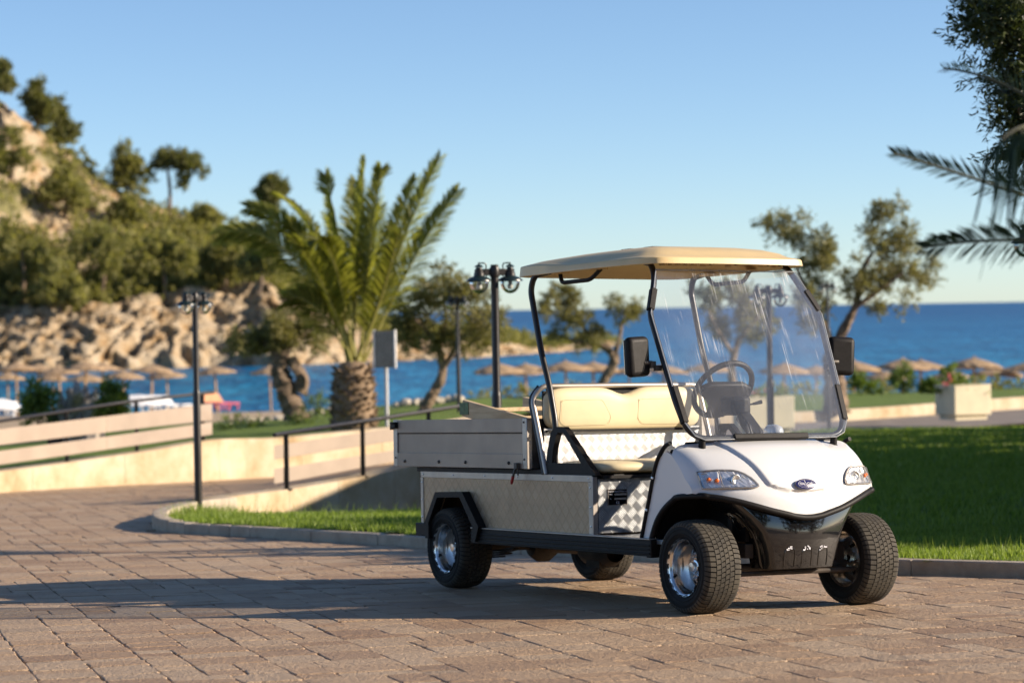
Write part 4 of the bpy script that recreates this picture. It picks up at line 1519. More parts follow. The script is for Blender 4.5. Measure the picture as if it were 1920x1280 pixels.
c = t.mix(veg, c, t.ramp(n3, [(.35, (.10, .11, .034)), (.65, (.24, .225, .085))]), 'MIX')
t.set(col=c, rough=.9, spec=.2)
t.bump(t.math('ADD', n1, t.math('MULTIPLY', n3, .5)), 1.0, 1.4)
M['hill'] = t.m
HILL = np.stack([HXX, HY, HZ], -1)
hill = link('hill', np_mesh('hill', HILL.reshape(-1, 3), grid_faces(330, 170), False), M['hill'])
tag(hill, kind='structure')
VEG = (HS > .235) * smooth(.36, .46, fbm(HX * .11, HS * 9, 4, 41))
VEG = VEG * np.where(HS > .60, smooth(.38, .48, fbm(HX * .16 + 7, HS * 11, 4, 43) + .10 * smooth(-45, -25, HX)), 1.0)
va_ = hill.data.attributes.new('veg', 'FLOAT', 'POINT'); va_.data.foreach_set('value', VEG.ravel().astype(np.float32))

# ================================================================== vegetation helpers
M['bark_olive'] = simple('bark_olive', (.21, .15, .10), .9, var=.35, nscale=7, bump=(14, 1.0, .05), space='World')
M['bark_palm'] = simple('bark_palm', (.30, .21, .13), .9, nscale=5, col2=(.11, .08, .05), bump=(20, .6, .02), space='World')
M['leaf_olive'] = leafmat('leaf_olive', (.030, .040, .012), (.135, .140, .060), .22, .5)
M['leaf_olive_gold'] = leafmat('leaf_olive_gold', (.085, .088, .032), (.32, .285, .125), .4, .5)
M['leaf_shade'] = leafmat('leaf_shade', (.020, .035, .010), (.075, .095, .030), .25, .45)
M['leaf_pine'] = leafmat('leaf_pine', (.075, .090, .030), (.24, .23, .08), .4, .7)
M['leaf_scrub'] = leafmat('leaf_scrub', (.12, .13, .040), (.38, .35, .14), .5, .7)
M['leaf_palm'] = leafmat('leaf_palm', (.09, .115, .024), (.42, .41, .11), .6, .42)
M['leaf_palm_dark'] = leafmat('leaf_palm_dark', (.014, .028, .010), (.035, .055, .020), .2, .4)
M['rachis'] = simple('rachis', (.30, .28, .07), .5, var=.15, nscale=4)
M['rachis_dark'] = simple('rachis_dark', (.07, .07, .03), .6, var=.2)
M['bush'] = leafmat('bush', (.06, .10, .02), (.20, .26, .06), .4, .5)


def leaf_cards(C, D, L, Wd, r):
    n = len(C)
    D = D / (np.linalg.norm(D, axis=1, keepdims=True) + 1e-9)
    S = np.cross(D, r.normal(size=(n, 3)))
    S /= np.linalg.norm(S, axis=1, keepdims=True) + 1e-9
    L = np.broadcast_to(L, (n,))[:, None] * (.65 + .7 * r.random((n, 1)))
    Wd = np.broadcast_to(Wd, (n,))[:, None] * (.7 + .6 * r.random((n, 1))) * .5
    V = np.stack([C, C + D * L * .45 + S * Wd, C + D * L, C + D * L * .45 - S * Wd], 1)
    return V.reshape(-1, 3)


def cloud(blobs, n, length, width, seed, twig=.22, per=14, spread=.5, droop=0.0, hollow=.35):
    """leaves gathered on twigs that fill the blobs; blobs: (x, y, z, r)."""
    r = np.random.default_rng(seed)
    B = np.array(blobs, float)
    wgt = B[:, 3] ** 2.2
    k = max(1, n // per)
    idx = r.choice(len(B), k, p=wgt / wgt.sum())
    u = r.normal(size=(k, 3)); u /= np.linalg.norm(u, axis=1, keepdims=True)
    rho = (hollow + (1 - hollow) * r.random(k) ** .6) * (.75 + .5 * r.random(k))
    tw = B[idx, :3] + u * (B[idx, 3] * rho)[:, None]
    td = u + .7 * r.normal(size=(k, 3)) + np.array([0, 0, .25 - droop])
    td /= np.linalg.norm(td, axis=1, keepdims=True)
    P = np.repeat(tw, per, 0) + np.repeat(td, per, 0) * (r.random((k * per, 1)) * twig) + r.normal(size=(k * per, 3)) * twig * .12
    D = np.repeat(td, per, 0) + r.normal(size=(k * per, 3)) * spread
    return leaf_cards(P, D, length, width, r)


def splinter(blobs, k, f, seed):
    r = np.random.default_rng(seed)
    out = []
    for x, y, z, q in blobs:
        for _ in range(k):
            u = r.normal(size=3); u /= np.linalg.norm(u)
            c = np.array([x, y, z]) + u * q * r.uniform(.35, .95)
            out.append((*c, q * f * r.uniform(.6, 1.3)))
    return out


def crown(name, V, mat, parent, loc=(0, 0, 0)):
    V = V - np.asarray(loc)
    return link(name, np_mesh(name, V, np.arange(len(V)).reshape(-1, 4)), mat, parent)


def gnarl(P, R, n=8, seg=10, amt=.25, seed=0):
    """twisted trunk: noisy tube."""
    P = catmull(P, n); R = np.interp(np.linspace(0, 1, len(P)), np.linspace(0, 1, len(R)), R)
    m_ = MB(); m_.tube(P, R, seg)
    V = np.array(m_.V)
    for i in range(len(P)):
        for k in range(seg):
            j = i * seg + k
            f = 1 + amt * math.sin(k * 2.4 + i * .5 + seed) * .6 + amt * (random.random() - .5)
            V[j] = P[i] + (V[j] - P[i]) * f
    m_.V = [tuple(v) for v in V]
    return m_


def tree(name, label, cat, base, trunk, limbs, blobs, n, ll, lw, leafm, barkm, seed, group=None, dense=False, **kw):
    base = np.asarray(base, float)
    root = empty(name, base)
    tag(root, label, cat, group)
    P, R = trunk
    gnarl([np.asarray(p) - base for p in P], R, seed=seed).build('trunk', barkm, root, sm=60)
    for P, R in limbs:
        gnarl([np.asarray(p) - base for p in P], R, n=5, seg=7, seed=seed + 1).build('limb', barkm, root, sm=60)
    crown('crown', cloud(blobs if dense else splinter(blobs, 6, .42, seed + 9), n, ll, lw, seed, **kw), leafm, root, base)
    return root


def px_tree(name, label, cat, Y, tr, limbs, blobs, n, ll, lw, leafm, barkm, seed, group=None, depth=.8, **kw):
    s = Y / F_PX
    r = np.random.default_rng(seed + 500)
    P = [at(a, b, Y) for a, b, _ in tr]; R = [c * s for *_, c in tr]
    base = P[0].copy()
    LM = []
    for lm in limbs:
        dys = r.uniform(-.5, .5)
        LM.append(([at(a, b, Y) + np.array([0, dys * i / len(lm), 0]) for i, (a, b, _) in enumerate(lm)], [c * s for *_, c in lm]))
    BL = []
    for (a, b, c) in blobs:
        p = at(a, b, Y); p[1] += r.uniform(-1, 1) * depth
        BL.append((*p, c * s))
    return tree(name, label, cat, base, (P, R), LM, BL, n, ll, lw, leafm, barkm, seed, group, **kw)


# ---- olive trees
px_tree('olive_tree', 'old olive tree with thick twisted trunk and flat crown left of the palm', 'tree', 55,
        [(556, 792, 26), (552, 770, 21), (540, 742, 19), (530, 715, 19), (524, 690, 17), (528, 665, 15), (530, 645, 12)],
        [[(528, 668, 10), (500, 645, 6), (470, 632, 3)], [(530, 655, 10), (560, 630, 6), (585, 620, 3)], [(560, 735, 15), (568, 712, 14), (556, 690, 11), (545, 670, 9)]],
        [(545, 620, 34), (500, 632, 28), (585, 632, 24), (462, 640, 24), (440, 645, 16), (520, 596, 20), (570, 608, 24), (530, 640, 22), (480, 650, 16), (598, 645, 14)],
        12000, .095, .030, M['leaf_olive_gold'], M['bark_olive'], 1, 'olive trees on the lawns', depth=.5)
px_tree('olive_tree', 'dense round olive tree with forked leaning trunk behind the tall dark lamp post', 'tree', 52,
        [(792, 780, 13), (798, 762, 11), (812, 738, 10), (826, 712, 9), (830, 690, 8), (824, 660, 6), (815, 630, 5)],
        [[(830, 690, 6), (850, 660, 5), (868, 630, 3)], [(824, 660, 5), (800, 620, 3), (770, 590, 2)], [(822, 660, 5), (835, 600, 3), (838, 540, 2)]],
        [(760, 588, 34), (800, 565, 32), (850, 565, 36), (836, 515, 22), (900, 590, 34), (780, 620, 30), (870, 620, 34), (932, 605, 24), (738, 568, 16), (820, 630, 28), (845, 540, 26), (880, 545, 24), (905, 640, 20), (760, 640, 20)],
        16000, .095, .030, M['leaf_olive_gold'], M['bark_olive'], 2, 'olive trees on the lawns', depth=.7)
px_tree('olive_tree', 'airy olive tree with bent thin trunk seen between the cart roof and seat', 'tree', 80,
        [(1126, 740, 10), (1132, 715, 9), (1145, 692, 9), (1152, 672, 9), (1140, 655, 7), (1118, 640, 5)],
        [[(1150, 675, 6), (1160, 640, 4), (1166, 600, 3)], [(1135, 652, 5), (1100, 620, 4), (1066, 590, 2)], [(1120, 642, 4), (1080, 640, 3), (1050, 628, 2)]],
        [(1032, 562, 20), (1066, 572, 24), (1092, 605, 22), (1050, 545, 12), (1122, 622, 18), (1086, 640, 15), (1042, 628, 13), (1162, 585, 16), (1186, 585, 15), (1150, 562, 10), (1110, 648, 14), (1018, 590, 11), (1060, 600, 16), (1195, 570, 8), (1120, 640, 13)],
        11000, .115, .036, M['leaf_olive_gold'], M['bark_olive'], 3, 'olive trees on the lawns', depth=.7, hollow=.2)
px_tree('olive_tree', 'olive tree seen through the cart windscreen, crown filling its upper half', 'tree', 74,
        [(1378, 760, 9), (1374, 720, 8), (1372, 690, 7), (1378, 660, 6), (1385, 630, 4)],
        [[(1376, 665, 5), (1345, 620, 3), (1325, 580, 2)], [(1382, 640, 4), (1415, 600, 3), (1435, 575, 2)]],
        [(1330, 562, 26), (1392, 590, 32), (1420, 560, 24), (1352, 615, 25), (1402, 635, 20), (1440, 600, 20), (1375, 545, 26), (1310, 545, 14), (1425, 630, 14)],
        11000, .115, .036, M['leaf_olive_gold'], M['bark_olive'], 4, 'olive trees on the lawns', depth=.6)
px_tree('olive_tree', 'large spreading olive tree with two tall crown halves right of the cart roof', 'tree', 60,
        [(1568, 775, 26), (1566, 740, 21), (1564, 700, 19), (1562, 668, 18), (1566, 640, 14)],
        [[(1566, 650, 11), (1588, 610, 9), (1606, 570, 7), (1615, 520, 5), (1640, 470, 3)], [(1560, 650, 10), (1540, 600, 7), (1515, 550, 5), (1490, 490, 3)], [(1600, 580, 6), (1645, 545, 4), (1690, 510, 2)]],
        [(1465, 418, 22), (1440, 425, 15), (1500, 450, 24), (1530, 475, 27), (1546, 452, 16), (1480, 448, 18), (1462, 505, 12), (1522, 505, 22), (1556, 492, 18), (1530, 545, 22), (1500, 562, 22), (1540, 580, 20), (1515, 410, 10), (1520, 600, 18),
         (1662, 402, 24), (1682, 388, 14), (1640, 425, 20), (1690, 450, 26), (1660, 470, 30), (1640, 500, 26), (1702, 490, 26), (1620, 530, 26), (1680, 530, 26), (1722, 520, 18), (1752, 515, 18), (1757, 495, 16), (1700, 562, 15), (1650, 577, 15), (1592, 512, 14), (1690, 580, 9), (1595, 555, 14)],
        24000, .095, .030, M['leaf_olive_gold'], M['bark_olive'], 5, 'olive trees on the lawns', depth=.9, hollow=.2)
# close olive whose crown hangs into the upper right corner
nb_ = [(1865, 55, 62), (1885, 150, 55), (1905, 250, 50), (1840, 15, 52), (1930, 80, 80), (1950, 200, 80), (1900, 305, 34), (1985, 130, 110), (2040, 60, 120), (2060, 200, 110), (1862, 205, 24), (1960, 300, 50), (2040, 290, 70), (1835, 90, 26), (1880, 0, 60), (1960, -60, 120)]
px_tree('olive_tree', 'dark olive crown hanging into the upper right corner', 'tree', 18.3,
        [(2060, 1030, 30), (2050, 850, 24), (2040, 650, 20), (2030, 480, 17), (2020, 340, 14)],
        [[(2030, 420, 9), (1960, 300, 7), (1900, 200, 4)], [(2022, 350, 9), (1990, 200, 6), (1900, 80, 3)], [(2022, 350, 8), (2060, 200, 5), (2050, 80, 3)]],
        nb_, 42000, .062, .0150, M['leaf_shade'], M['bark_olive'], 6, 'olive trees on the lawns', depth=.45, twig=.16, per=16)

# ---- palms
def frond(P0, P1, P2, nl, ll, mats, parent, base, seed, lw=.030, hang=.0, vang=.55, r0=.022, bare=.16, name='frond', spread=.85, twist=0.0):
    r = np.random.default_rng(seed)
    P0, P1, P2 = [np.asarray(p, float) - base for p in (P0, P1, P2)]
    tt = np.linspace(0, 1, 24)[:, None]
    C = (1 - tt) ** 2 * P0 + 2 * tt * (1 - tt) * P1 + tt * tt * P2
    m_ = MB(); m_.tube(C, np.linspace(r0, .004, 24), 6)
    fr = m_.build(name, mats[1], parent, sm=True)
    V, F = [], []
    k = np.linspace(bare, 1, nl)
    for i, q in enumerate(k):
        c = (1 - q) ** 2 * P0 + 2 * q * (1 - q) * P1 + q * q * P2
        t_ = 2 * (1 - q) * (P1 - P0) + 2 * q * (P2 - P1); t_ /= np.linalg.norm(t_)
        up = np.array([0, 0, 1.]) - t_ * t_[2]
        if np.linalg.norm(up) < .25: up = np.array([0, -1., 0]) - t_ * t_[1]
        up /= np.linalg.norm(up)
        sd = np.cross(t_, up)
        ca_, sa_ = math.cos(twist), math.sin(twist)
        sd, up = sd * ca_ + up * sa_, up * ca_ - sd * sa_
        L = ll * (.35 + .65 * math.sin(min(1, .12 + q * 1.05) * PI * .86)) * (.88 + .24 * r.random())
        if q > .9: L *= 1 - (q - .9) * 4
        for sg in (-1, 1):
            dirv = t_ * (.62 + .35 * q) + sd * sg * spread * (1 - .3 * q) + up * vang * (.6 + .8 * r.random()) + r.normal(size=3) * .07
            dirv /= np.linalg.norm(dirv)
            g = np.array([0, 0, -1.0]) * (hang + .10 * r.random())
            wv = np.cross(dirv, t_ * .7 + up * .7 + r.normal(size=3) * .2); wv /= np.linalg.norm(wv) + 1e-9
            w_ = lw * (.8 + .4 * r.random())
            a = c; b = c + dirv * L * .55 + g * L * .25; e_ = c + dirv * L + g * L
            n0 = len(V)
            V += [a - wv * w_ * .25, a + wv * w_ * .25, b + wv * w_ * .5, b - wv * w_ * .5, e_ + wv * w_ * .06, e_ - wv * w_ * .06]
            F += [(n0, n0 + 1, n0 + 2, n0 + 3), (n0 + 3, n0 + 2, n0 + 4, n0 + 5)]
    lf = link('leaflets', np_mesh('leaflets', np.array(V), np.array(F)), mats[0], fr)
    tag(lf, kind='stuff')
    return fr


def palm_trunk(root, h, r0, r1, mats, rows, scale):
    m_ = MB(); m_.lathe([(r0 * 1.05, -.25), (r0, .05), (r0 * .97, h * .5), (r1, h * .92), (r1 * .7, h * 1.06), (0.0, h * 1.1)], 20, 'z')
    tk = m_.build('trunk', mats, root, sm=True)
    s_ = MB()
    for i in range(rows):
        z = h * (i + .3) / rows; z0_ = z
        rr = float(np.interp(z, [0, h * .5, h], [r0, r0 * .97, r1]))
        n = max(8, int(2 * PI * rr / scale))
        for k in range(n):
            a = 2 * PI * (k + .5 * (i % 2)) / n + random.uniform(-.04, .04)
            o_ = np.array([math.cos(a), math.sin(a), 0]); t_ = np.array([-math.sin(a), math.cos(a), 0])
            z = z0_ + h / rows * (random.uniform(-.35, .35) + .5 * (k % 2))
            hh_ = h / rows * random.uniform(.8, 1.3); w_ = scale * random.uniform(.38, .5); out = random.uniform(.05, .12)
            c = o_ * (rr - .015) + np.array([0, 0, z])
            b = len(s_.V)
            s_.add([c - t_ * w_, c + np.array([0, 0, -hh_ * .55]), c + t_ * w_, c + o_ * out + np.array([0, 0, hh_ * .45]) - t_ * w_ * .45, c + o_ * out + np.array([0, 0, hh_ * .45]) + t_ * w_ * .45, c + np.array([0, 0, hh_ * .5])],
                   [(0, 1, 3), (1, 4, 3), (1, 2, 4), (3, 4, 5), (0, 3, 5), (2, 5, 4)])
    tag(s_.build('leaf_scars', mats, tk), kind='stuff')


PY = 45.0
pb = at(664, 808, PY); pc = at(667, 697, PY)
palm = empty('palm_tree', pb)
tag(palm, 'date palm with thick scaly trunk and arching fronds behind the short fence', 'palm tree')
palm_trunk(palm, pc[2] - pb[2] + .1,   .39, .31, M['bark_palm'], 13, .15)
FR = [((735, 480), (826, 297), 0, -.2), ((765, 480), (858, 355), .3, .4), ((715, 470), (775, 330), .6, 1.0), ((693, 440), (718, 318), -.2, -.4), ((676, 440), (682, 300), .1, .2),
      ((640, 450), (606, 325), .2, .4), ((662, 440), (662, 335), .5, .9), ((585, 410), (462, 388), .0, .2), ((560, 395), (415, 440), -.2, -.3), ((600, 470), (478, 400), .4, .8),
      ((630, 400), (592, 462), -.5, -1.0), ((600, 400), (512, 362), .5, 1.2), ((725, 560), (752, 440), -.5, -1.1), 
      ((620, 520), (560, 450), -.5, -1.2), ((600, 540), (545, 560), -.3, -.5), ((690, 480), (705, 380), .7, 1.6), ((640, 480), (600, 400), .7, 1.5),
      ((610, 470), (545, 420), .1, -.4)]
for i, (c_, t_, d1, d2) in enumerate(FR):
    a = pc + np.array([random.uniform(-.12, .12), random.uniform(-.12, .12), random.uniform(-.1, .08)])
    frond(a, at(*c_, PY) + np.array([0, d1, 0]), at(*t_, PY) + np.array([0, d2, 0]), 170, .56, (M['leaf_palm'], M['rachis']), palm, pb, 40 + i, lw=.028, vang=.22, hang=.18, bare=.27, r0=.030, twist=random.choice((-1, 1)) * random.uniform(.75, 1.35) if abs(d2) < .7 else random.uniform(-.5, .5))

# small near palm standing outside the right edge, out of focus
NY = 7.2
qb = at(2230, 1250, NY); qb[2] = float(plane_z(qb[1])) - .05
qc = at(2230, 480, NY)
palm2 = empty('palm_tree', qb); tag(palm2, 'near palm whose blurred thin dark fronds reach in from the right edge', 'palm tree')
palm_trunk(palm2, qc[2] - qb[2] + .05, .10, .09, M['bark_palm'], 14, .07)
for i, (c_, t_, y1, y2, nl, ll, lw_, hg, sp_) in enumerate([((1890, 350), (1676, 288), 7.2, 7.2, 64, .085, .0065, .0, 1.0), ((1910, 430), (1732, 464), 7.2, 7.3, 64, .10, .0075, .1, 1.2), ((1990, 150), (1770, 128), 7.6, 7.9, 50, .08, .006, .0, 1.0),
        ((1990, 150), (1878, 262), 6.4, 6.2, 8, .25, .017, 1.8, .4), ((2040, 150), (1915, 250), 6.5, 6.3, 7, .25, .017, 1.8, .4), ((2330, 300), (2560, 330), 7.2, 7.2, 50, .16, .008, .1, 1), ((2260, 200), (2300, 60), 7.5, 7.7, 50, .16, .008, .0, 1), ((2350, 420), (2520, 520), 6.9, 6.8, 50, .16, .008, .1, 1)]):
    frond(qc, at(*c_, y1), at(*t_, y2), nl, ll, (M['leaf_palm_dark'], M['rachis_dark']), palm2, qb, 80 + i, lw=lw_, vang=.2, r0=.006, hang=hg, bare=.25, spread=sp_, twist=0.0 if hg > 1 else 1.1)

# ---- tall shrubs beyond the right edge that shade the lawn
sh = [(6.3, 17.0, 1.9, .95), (6.6, 18.2, 2.2, 1.1), (7.3, 20.3, 2.5, 1.3), (8.0, 22.9, 2.7, 1.4), (8.6, 25.2, 2.9, 1.4), (9.0, 26.6, 3.0, 1.3), (10.2, 32.2, 3.4, 1.3), (10.9, 33.6, 4.2, 1.7), (11.7, 36.2, 4.8, 2.0), (13.0, 40.6, 4.6, 2.1), (14.2, 45.2, 4.2, 2.1), (15.6, 49.4, 3.2, 1.8)]
for i, (x, y, h, r) in enumerate(sh):
    z = float(lawn_z(x, y)) if y < 50 else -1.3
    b = [(x + r * .35 * math.cos(k * 2.1 + i), y + r * .45 * math.sin(k * 2.1 + i), z + h * f, r * q) for k, (f, q) in enumerate(((.22, .75), (.36, .85), (.5, .9), (.62, .85), (.76, .75), (.88, .55), (.45, .8), (.25, .85)))]
    tree('shade_tree', ('nearest', 'second', 'third', 'fourth', 'fifth', 'sixth', 'seventh', 'eighth', 'ninth', 'tenth', 'eleventh', 'farthest')[min(i, 11)] + ' tall dense shrub from the viewer in the row beyond the right edge', 'tree', (x, y, z - .1), ([(x, y, z - .2), (x + .1, y, z + h * .3), (x, y + .1, z + h * .7)], [.14, .11, .05]), [], b, 9000, .26, .12, M['leaf_shade'], M['bark_olive'], 200 + i, 'row of shade shrubs', twig=.3, dense=True)

# ---- hillside trees and scrub
hv = HILL.reshape(-1, 3)
hq = hv - CAM_POS
hd = hq @ _fw
HPX = np.stack([960 + F_PX * (hq @ _rt) / hd, 640 - F_PX * (hq @ _up) / hd], 1)
def hill_at(px, py):
    d_ = np.hypot(HPX[:, 0] - px, HPX[:, 1] - py)
    c_ = np.where(d_ < max(4, d_.min() * 1.3))[0]
    return hv[c_[np.argmin(hd[c_])]]
pines = [(8, 168, [(8, 140, 14), (0, 155, 14), (18, 160, 10)], 'small dark pine on the hilltop at the left edge'),
         (70, 222, [(72, 165, 12), (62, 190, 18), (85, 195, 18), (75, 212, 20)], 'pointed dark pine on the crest of the hill'),
         (112, 262, [(105, 190, 8), (108, 215, 14), (118, 235, 16), (128, 248, 14), (108, 250, 14)], 'leaning pine on the cliff edge just right of the pointed one'),
         (240, 345, [(236, 295, 16), (222, 312, 20), (252, 315, 22), (238, 330, 24), (270, 335, 18)], 'broad round pine on the skyline of the hill'),
         (318, 392, [(310, 298, 14), (335, 295, 16), (360, 305, 16), (380, 322, 9), (345, 312, 14), (300, 308, 8), (345, 345, 9)], 'umbrella pine with bare trunk standing out against the sky'),
         (515, 470, [(515, 342, 13), (500, 355, 16), (528, 352, 10), (510, 375, 18)], 'small pine on the ridge behind the palm fronds'),
         (190, 545, [(190, 470, 28), (160, 455, 26), (215, 465, 26), (180, 440, 22), (205, 500, 20)], 'dark leaning pine with forked trunk halfway down the hill'),
         (308, 560, [(300, 480, 30), (270, 490, 28), (335, 485, 28), (305, 455, 24), (350, 510, 18)], 'pine with straight trunk above the pale cliff'),
         (40, 560, [(40, 470, 45), (10, 440, 40), (75, 490, 36), (30, 520, 36)], 'big bushy pine low on the left of the hill'),
         (120, 400, [(122, 345, 26), (100, 365, 24), (140, 370, 22)], 'grey green pine below the upper cliff'),
         (20, 330, [(20, 260, 24), (0, 300, 30), (40, 300, 22)], 'olive green pine under the hilltop at the left edge'),
         (420, 535, [(420, 470, 26), (395, 485, 24), (445, 480, 26), (425, 500, 24)], 'rounded pine behind the left lamp post'),
         (485, 545, [(485, 480, 24), (465, 500, 22), (510, 495, 22)], 'rounded pine just left of the palm crown'),
         (245, 420, [(245, 390, 16), (230, 402, 16), (262, 402, 14)], 'low pine in the middle of the slope'),
         (110, 580, [(112, 520, 26), (90, 540, 24), (135, 545, 24)], 'low bushy pine above the cliff caves'),
         (385, 430, [(385, 405, 12), (370, 415, 14), (402, 418, 12)], 'small round pine right of the umbrella pine')]
for i, (bx, by, bl, lab) in enumerate(pines):
    hp_ = hill_at(bx, by + 6)
    Y = hp_[1]; s = Y / F_PX
    base = at(bx, by + 8, Y)
    top = at(bl[0][0], bl[0][1], Y)
    r = np.random.default_rng(900 + i)
    B = []
    for a, b, c_ in bl:
        p = at(a, b, Y); p[1] += r.uniform(-1, 1) * c_ * s * .6 - .5
        B.append((*p, c_ * s))
    midp = base * .5 + top * .5 + np.array([.3, 0, 0])
    tree('pine_tree', lab, 'tree', base, ([base, midp, top], [.30, .22, .10]), [], B, 4200, .62, .22, M['leaf_pine'] if i in (0, 1, 2, 4, 5) else M['leaf_scrub'], M['bark_olive'], 300 + i, 'pines on the rocky hill', hollow=.6, twig=.7, per=10, spread=.8)
r = np.random.default_rng(77)
cand = np.where((HS.ravel() > .23) & (HS.ravel() < .86))[0]
dens = VEG.ravel()[cand] ** 1.5 + .02
pk = r.choice(cand, 5200, p=dens / dens.sum())
SB = [(*(hv[j] + np.array([0, 0, .3])), r.uniform(.5, 1.7)) for j in pk]
V = cloud(SB, 170000, .55, .26, 78, twig=.5, per=10, spread=.9, hollow=.7)
tag(link('scrub', np_mesh('scrub', V, np.arange(len(V)).reshape(-1, 4)), M['leaf_scrub']), 'low olive green scrub covering the rocky hillside', 'scrub', kind='stuff')

# ---- added kiosk beyond the right edge and the tree belt behind the viewer: they shade and are mirrored, but stand outside the picture
kr = empty('kiosk', (10.4, 29.6, -.75)); tag(kr, 'small cream kiosk with flat roof, added beyond the right edge to shade the low wall', 'kiosk')
q = MB(); q.box((0, 0, 1.85), (3.4, 4.2, 3.7)); q.build('wall', M['cream_stone'], kr)
q = MB(); q.box((0, 0, 3.78), (4.0, 4.8, .16)); q.build('roof', M['cream_plastic'], kr, bevel=.02)
q = MB(); q.box((-1.71, .6, 1.05), (.06, .9, 2.1)); q.build('door', M['wood'], kr)
q = MB(); q.box((-1.71, -.9, 1.5), (.06, 1.1, 1.0)); q.build('window', M['black_gloss'], kr)
for i, (x, y, h, r) in enumerate([(-9, -9, 7.5, 2.8), (-3, -12, 8.5, 3.0), (3.5, -11, 8, 3.0), (11, -4, 8, 2.8), (16, 3.0, 7.5, 2.4), (22, 4.0, 8.0, 2.8)]):
    z = float(terrain_z(x, y))
    b = [(x + r * .45 * math.cos(k * 2.1 + i), y + r * .45 * math.sin(k * 2.1 + i), z + h * f, r * q_) for k, (f, q_) in enumerate(((.3, .75), (.42, .9), (.55, .95), (.68, .9), (.8, .75), (.9, .5), (.5, .85), (.35, .85)))]
    tree('belt_tree', ['first', 'second', 'third', 'fourth', 'fifth', 'sixth'][i] + ' broad dark tree from the left in the belt behind the viewer', 'tree', (x, y, z - .1), ([(x, y, z - .2), (x + .1, y, z + h * .3), (x, y + .1, z + h * .7)], [.28, .22, .1]), [], b, 5000, .45, .22, M['leaf_shade'], M['bark_olive'], 240 + i, 'tree belt behind the viewer', twig=.4, dense=True)

# ================================================================== fences
M['board'] = simple('board', (.33, .265, .21), .7, var=.06, nscale=2, space='World')
def pline(P, k, Yk, off=0.0):
    """world point on a fence line: image height interpolated along it, at the fence's own depth."""
    return at(k, float(np.interp(k, [p[0] for p in P], [p[1] for p in P])), float(np.interp(k, [q[0] for q in Yk], [q[1] for q in Yk])) + off)


def fence(label, Yk, bt, bb, ct, cb, rail, posts, cuts, base, behind=0.0):
    org = pline(base, posts[0], Yk)
    root = empty('board_fence', org)
    tag(root, label, 'fence')
    for (tp, bo) in ((bt, bb), (ct, cb)):
        for a, b in cuts:
            V = []
            ks = np.linspace(a + .15, b - .15, 6)
            for k in ks:
                for o_ in (.0, .028):
                    V.append(pline(tp, k, Yk, o_ + .03) - org); V.append(pline(bo, k, Yk, o_ + .03) - org)
            F = []
            for i in range(5):
                q = i * 4
                F += [(q, q + 1, q + 5, q + 4), (q + 2, q + 6, q + 7, q + 3), (q, q + 4, q + 6, q + 2), (q + 1, q + 3, q + 7, q + 5)]
            F += [(0, 2, 3, 1), (20, 21, 23, 22)]
            MB().add(V, F).build('board', M['board'], root, bevel=.004)
    for k in posts:
        p = pline(base, k, Yk, behind); q = pline(rail, k, Yk, behind)
        top = p.copy(); top[2] = q[2]
        m_ = MB(); m_.bar(p - org - np.array([0, 0, .03]), top - org, .055, .055, up=(1, 0, 0)); m_.box(p - org, (.13, .13, .016)); m_.build('post', M['black_metal'], root)
    m_ = MB(); ks = np.linspace(rail[0][0], rail[-1][0], 14)
    m_.tube([pline(rail, k, Yk, behind) - org for k in ks], .026, 8); m_.build('handrail', M['black_metal'], root, sm=True)
    return root


YL = [(-230, 32.7), (0, 35.7), (200, 38.2), (400, 40.3)]
fence('long beige two-board fence with dark handrail on the retaining wall at left', YL, [(-230, 833), (0, 804), (397, 756)], [(-230, 865), (0, 834), (397, 787)], [(-230, 874), (0, 845), (400, 791)], [(-230, 901), (0, 871), (400, 814)],
      [(-230, 820), (0, 789), (245, 752), (400, 735)], [-150, -10, 126, 257, 381], [(-230, -12), (-12, 200), (200, 398)], [(-230, 918), (0, 885), (200, 858), (390, 827), (450, 823)], behind=.10)
YR = [(500, 29.2), (541, 29.6), (680, 31.1), (790, 32.1), (900, 33.1), (1010, 34.1)]
fence('short beige two-board fence with dark handrail on the low wall behind the cart', YR, [(514, 835), (735, 802), (900, 777)], [(514, 861), (735, 827), (900, 800)], [(517, 879), (735, 844), (900, 818)], [(517, 907), (735, 866), (900, 838)],
      [(514, 815), (735, 781), (880, 758)], [538, 681, 805, 893], [(514, 680), (680, 806), (806, 900)], [(400, 935), (470, 926), (541, 917), (610, 906), (680, 893), (790, 868), (900, 848)])

